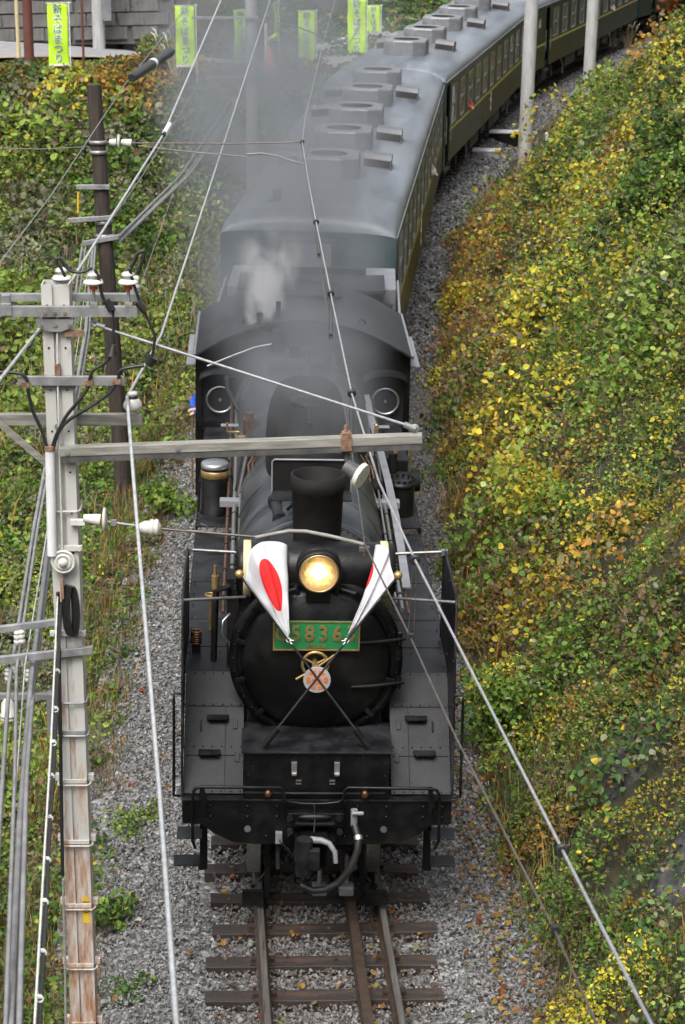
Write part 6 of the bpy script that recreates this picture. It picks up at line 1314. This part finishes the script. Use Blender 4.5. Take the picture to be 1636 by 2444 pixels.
tag(leaf_mesh('ground_cover', Pp, sz, colours(ky, br), .55, quad=True), 'dark undergrowth on the slope beyond the road', 'vegetation', kind='stuff')
# grass along the ballast edges
def grass(name, label, s0, s1, n0, n1, dens, hgt, pals, lean=.5, wd=.006):
    A_ = gen_sn(s0, s1, n0, n1, dens); th = TH0+TK*A_[:, 0]; X = CX-np.cos(th)*RC+A_[:, 1]*np.cos(th); Y = CY+np.sin(th)*RC-A_[:, 1]*np.sin(th)
    ok = vis(X, Y, terr(X, Y)) & (fbm(X*1.1, Y*1.1, 2, 3) > .40); X, Y = X[ok], Y[ok]; n = len(X); Z = np.maximum(terr(X, Y), -.62); h = rng.uniform(*hgt, n); a = rng.uniform(0, 6.28, n); l = rng.uniform(.1, lean, n)
    Pb = np.stack([X, Y, Z-.03], 1); d = np.stack([np.cos(a), np.sin(a), np.zeros(n)], 1); sd = np.stack([-np.sin(a), np.cos(a), np.zeros(n)], 1)*(wd*rng.uniform(.6, 1.4, (n, 1)))
    mid = Pb+d*(h*l*.35)[:, None]+np.array([0, 0, 1])*(h*.6)[:, None]; tip = Pb+d*(h*l)[:, None]+np.array([0, 0, 1])*(h*.95)[:, None]
    V = np.stack([Pb-sd, Pb+sd, mid+sd*.8, mid-sd*.8, tip], 1).reshape(-1, 3); q = 5*np.arange(n)[:, None]; F_ = np.concatenate([q+np.array([0, 1, 2]), q+np.array([0, 2, 3]), q+np.array([3, 2, 4])])
    c = np.zeros((n, 3)); ch = rng.integers(0, len(pals), n)
    for i_, p in enumerate(pals): mk = ch == i_; c[mk] = pick(p, mk.sum())
    tag(np_mesh(name, V, F_, 'drygrass', np.repeat(c, 5, 0)), label, 'grass', kind='stuff')
grass('grass', 'brown and green grass fringe between the ballast and the left-hand weeds', -4, 34, -3.0, -2.0, 420, (.10, .36), [BROWN, OCHRE, GREEN, BROWN], .8, .005)
grass('grass', 'thin dry grass along the foot of the leafy bank', -4, 44, 1.95, 3.0, 330, (.12, .4), [BROWN, OCHRE, BROWN, GREEN], .8, .005)
grass('grass', 'rusty orange-brown dry grass along the foot of the bank beside the coaches', 8, 46, 2.1, 3.1, 380, (.2, .55), [OCHRE, OCHRE, BROWN, BROWN], .9, .006)
grass('grass', 'tall tan grass on the verge beside the rear coaches', 42, 84, 2.7, 4.6, 150, (.3, .75), [OCHRE, BROWN, GREY], .6, .012)
grass('dry_stems', 'brown dead stems and vines among the leaves on the right bank', -4, 60, 2.5, 8.5, 38, (.15, .5), [BROWN, OCHRE, BROWN, GREY], 1.2, .006)
grass('dry_stems', 'brown dead stems among the vine leaves left of the train', -4, 46, -9.5, -2.9, 18, (.15, .5), [BROWN, OCHRE, GREY], 1.2, .008)
# fallen leaves on the ballast
A_ = np.concatenate([gen_sn(-4, 16, -2.2, 2.2, 5), gen_sn(-4, 30, 1.2, 2.4, 20), gen_sn(-4, 6, 1.45, 2.2, 110), gen_sn(-4, 4, -1, 1, 14)]); th = TH0+TK*A_[:, 0]
Pp = np.stack([CX-np.cos(th)*RC+A_[:, 1]*np.cos(th), CY+np.sin(th)*RC-A_[:, 1]*np.sin(th), ballast_z(A_[:, 1])-A_[:, 1]*CANT+.045], 1)
tag(leaf_mesh('fallen_leaves', Pp, rng.uniform(.03, .075, len(Pp)), np.where(rng.random((len(Pp), 1)) < .16, pick(RED, len(Pp))*.8, np.where(rng.random((len(Pp), 1)) < .5, pick(OCHRE, len(Pp)), pick(BROWN, len(Pp))))*.9, .7), 'orange and brown fallen leaves scattered on the ballast', 'leaves', kind='stuff')
# individual plants
def shrub(name, label, base, rx, rz, n, pals, lsize, cat='shrub', stems=5, group=None, aspect=1.0, lift=.35):
    b = Vector(base); o = thing(name, label, cat, b, group=group)
    clumps = [(rng.normal(0, .38, 3)*np.array([rx, rx, rz*.5])+np.array([0, 0, rz*(lift+.3)])) for _ in range(9)]
    Pp = []
    for c in clumps: k = n//9; q = rng.normal(0, 1, (k, 3)); q /= np.linalg.norm(q, axis=1)[:, None]; Pp.append(c+q*np.array([rx*.5, rx*.5, rz*.33])*rng.uniform(.5, 1.05, (k, 1)))
    Pp = np.concatenate(Pp); Pp = Pp[Pp[:, 2] > .02]; ch = rng.integers(0, len(pals), len(Pp)); c = np.zeros((len(Pp), 3))
    for i_, p in enumerate(pals): mk = ch == i_; c[mk] = pick(p, mk.sum())
    leaf_mesh('foliage', Pp, rng.uniform(*lsize, len(Pp)), c, .5, o, aspect=aspect)
    for k in range(stems):
        c = clumps[k % 9]; MB().tube([(rnd.uniform(-.05, .05), rnd.uniform(-.05, .05), -.1), tuple(c*.5+rng.normal(0, .03, 3)), tuple(c*1.0)], [.02*rz+.006, .014*rz+.004, .004], 6).obj('stem', 'bark', o)
    return o
def on(u, v): return hit(u, v)
shrub('red_leaved_shrub', 'red-orange autumn shrub at the top right corner', on(1625, 110), 1.15, 2.0, 2200, [RED, RED, OCHRE], (.10, .18))
shrub('yellow_leaved_sapling', 'young plant with bright yellow drooping leaves near the right edge', on(1585, 440), .55, 1.2, 260, [YELL, YELL, LIME], (.13, .2), 'sapling', 6)
shrub('yellow_leaved_sapling', 'yellow-green bush directly beside the slimmer concrete pole', on(1440, 250), .6, 1.1, 420, [YELL, LIME], (.09, .15), 'sapling', 5)
shrub('yellow_leaved_sapling', 'patch of yellow leafy stems halfway up the upper bank', on(1390, 480), .7, .8, 420, [YELL, YELL, LIME], (.09, .14), 'sapling', 6)
shrub('green_shrub', 'dense dark green shrub against the right edge above the rock', on(1600, 470), .9, 1.0, 1500, [DARK, GREEN], (.07, .12))
shrub('green_shrub', 'rounded grey-green shrub between the lime banners by the road', on(290, 112), 1.7, 2.1, 3800, [DARK, GREEN, GREY], (.09, .16))
shrub('green_shrub', 'bushy green shrub under the second banner along the road', on(372, 165), .8, .7, 1100, [GREEN, OCHRE, GREEN], (.09, .15))
shrub('green_weed', 'leafy green weed at the bottom edge beside the feeder wire', on(330, 2415), .26, .26, 420, [GREEN, DARK], (.03, .055), 'weed')
shrub('green_weed', 'low green weed with broad leaves right of the steel pole foot', on(258, 2250), .30, .36, 420, [GREEN, DARK, LIME], (.04, .075), 'weed')
shrub('yellow_flowered_weed', 'spreading weed on the ballast edge reaching toward the locomotive steps', on(330, 2010), .36, .36, 420, [GREEN, LIME], (.035, .06), 'weed', 6)
shrub('green_weed', 'green weed tuft growing by the ballast near the wooden pole', on(395, 1250), .5, .5, 360, [GREEN, LIME], (.07, .11), 'weed')
shrub('green_bush', 'bright green bush at the foot of the bank beside the locomotive front', on(1190, 1780), .55, .75, 900, [GREEN, LIME, GREEN], (.05, .085), 'bush')
shrub('yellow_bush', 'golden yellow bush on the bank foot beside the tender', on(1120, 760), .6, .8, 900, [YELL, OCHRE, YELL], (.05, .09), 'bush')
shrub('yellow_bush', 'yellow leaved bush on the bank beside the smoke deflector', on(1290, 1270), .6, .8, 1000, [YELL, LIME, YELL], (.05, .09), 'bush')
def plume_grass(label, base, h, n, seed):
    rr = random.Random(seed); o = thing('pampas_grass', label, 'grass clump', base, group='pampas grass clumps'); m = MB(); pl = MB()
    for k in range(n):
        a = rr.uniform(0, 6.28); l = rr.uniform(.1, .5)*h; top = Vector((math.cos(a)*l, math.sin(a)*l, h*rr.uniform(.6, 1))); m.tube([(0, 0, -.1), top*.5+Vector((0, 0, .12*h)), top], [.008, .006, .003], 4)
        if k % 3 == 0: pl.tube([top, top+Vector((math.cos(a)*.06, math.sin(a)*.06, .14*h)), top+Vector((math.cos(a)*.16, math.sin(a)*.16, .2*h))], [.012, .03, .006], 6)
    m.obj('blades', 'creampole', o); pl.obj('plumes', 'cream', o)
for i_, (u, v, l_) in enumerate(((1500, 125, 'tan plumed grass clump by the third coach, nearest the top right'), (1465, 130, 'tan plumed grass clump left of its neighbour under the third coach'), (272, 60, 'plumed grass clump beside the lighting column'), (420, 195, 'plumed grass clump at the road edge by the splice case'))): plume_grass(l_, on(u, v), 1.3, 22, i_)
for (u, v, l_) in ((400, 1205, 'mossy boulder at the ballast edge by the wooden pole'), (268, 1160, 'pale stone in the weeds beside the wooden pole')):
    p_ = on(u, v); m = MB(); m.ball((0, 0, 0), .16, 12, 8, (1.2, 1, .75)); m.v = [tuple(Vector(q)*(1+.25*(random.Random(i_).random()-.5))) for i_, q in enumerate(m.v)]; o = m.obj('boulder', 'rock'); o.location = p_+Vector((0, 0, .05)); tag(o, l_, 'boulder')

# ================================================================== SMOKE AND STEAM
def smoke_obj(name, label, M, L, r0, r1, dens, col, nscale, lo, hi, aniso=.0, power=1.0, fade=(.06, .8), stepr=1.0):
    """closed tapered body along local +y; density falls to nothing at its skin and is broken up by noise"""
    m = MB(); n = 16; k = 10; vs = []
    for j in range(k+1):
        y = L*j/k; r = r0+(r1-r0)*j/k
        vs += [(r*math.cos(2*math.pi*i/n), y, r*math.sin(2*math.pi*i/n)) for i in range(n)]
    m.v = [tuple(q) for q in vs]; m.f = [(j*n+i, (j+1)*n+i, (j+1)*n+(i+1) % n, j*n+(i+1) % n) for j in range(k) for i in range(n)]+[tuple(range(n)), tuple(range(k*n+n-1, k*n-1, -1))]; m.sm = [False]*len(m.f)
    mt = bpy.data.materials.new(name+'_volume'); mt.use_nodes = True; nt = mt.node_tree; N, Lk = nt.nodes, nt.links; N.remove(N['Principled BSDF'])
    pv = N.new('ShaderNodeVolumePrincipled'); pv.inputs['Color'].default_value = (*col, 1); pv.inputs['Anisotropy'].default_value = aniso; Lk.new(pv.outputs[0], N['Material Output'].inputs['Volume'])
    tc = N.new('ShaderNodeTexCoord'); sp = N.new('ShaderNodeSeparateXYZ'); Lk.new(tc.outputs['Object'], sp.inputs[0])
    def math_(op, a, b=None, c=None):
        q = N.new('ShaderNodeMath'); q.operation = op
        for i, v in enumerate((a, b, c)):
            if v is None: continue
            if isinstance(v, (int, float)): q.inputs[i].default_value = v
            else: Lk.new(v, q.inputs[i])
        return q.outputs[0]
    def rng_(v, a, b, c, d, mode='SMOOTHSTEP'):
        q = N.new('ShaderNodeMapRange'); q.interpolation_type = mode; Lk.new(v, q.inputs[0])
        for i, x in enumerate((a, b, c, d)): q.inputs[i+1].default_value = x
        return q.outputs[0]
    rad = rng_(sp.outputs[1], 0, L, r0, r1, 'LINEAR'); rho = math_('SQRT', math_('ADD', math_('MULTIPLY', sp.outputs[0], sp.outputs[0]), math_('MULTIPLY', sp.outputs[2], sp.outputs[2])))
    q = rng_(math_('DIVIDE', rho, rad), .25, .97, 1, 0)
    nz = N.new('ShaderNodeTexNoise'); nz.inputs['Scale'].default_value = nscale; nz.inputs['Detail'].default_value = 3.0; nz.inputs['Distortion'].default_value = .4
    mp = N.new('ShaderNodeMapping'); mp.inputs['Scale'].default_value = (1, .55, 1); Lk.new(tc.outputs['Object'], mp.inputs[0]); Lk.new(mp.outputs[0], nz.inputs['Vector'])
    nn = rng_(nz.outputs[0], lo, hi, 0, 1)
    th = math_('POWER', math_('DIVIDE', r0, rad), power)
    e = math_('MULTIPLY', rng_(sp.outputs[1], 0, L*fade[0], 0, 1), rng_(sp.outputs[1], L*fade[1], L, 1, 0))
    d = math_('MULTIPLY', math_('MULTIPLY', math_('MULTIPLY', q, nn), math_('MULTIPLY', th, e)), dens); Lk.new(d, pv.inputs['Density'])
    o = m.obj(name, mt); o.matrix_world = M; mt.cycles.volume_step_rate = stepr; tag(o, label, 'smoke', kind='stuff'); return o
def along(a, b):
    a, b = Vector(a), Vector(b); y = (b-a).normalized(); x = y.cross(Vector((0, 0, 1))).normalized(); z = x.cross(y); m = Matrix.Identity(4)
    for i in range(3): m[i][0], m[i][1], m[i][2], m[i][3] = x[i], y[i], z[i], a[i]
    return m, (b-a).length
a = M_LOCO @ Vector((-.05, 1.5, 3.75)); Ms, Ls = along(a, (-2.0, 64, 4.5))
smoke_obj('smoke', 'thin grey smoke trailing from the chimney back over the cab and coaches', Ms, Ls, .85, 4.6, 1.1, (.34, .36, .39), .8, .38, .68, .1, 1.0, (.07, .7), .8)
a = M_LOCO @ Vector((-.50, 9.1, 3.48)); Ms, Ls = along(a, M_LOCO @ Vector((-.42, 11.0, 4.35)))
smoke_obj('steam', 'white puff of steam over the left side of the cab roof', Ms, Ls, .24, .62, 10, (.97, .97, .98), 3.2, .42, .60, .2, .9, (.03, .35), .7)
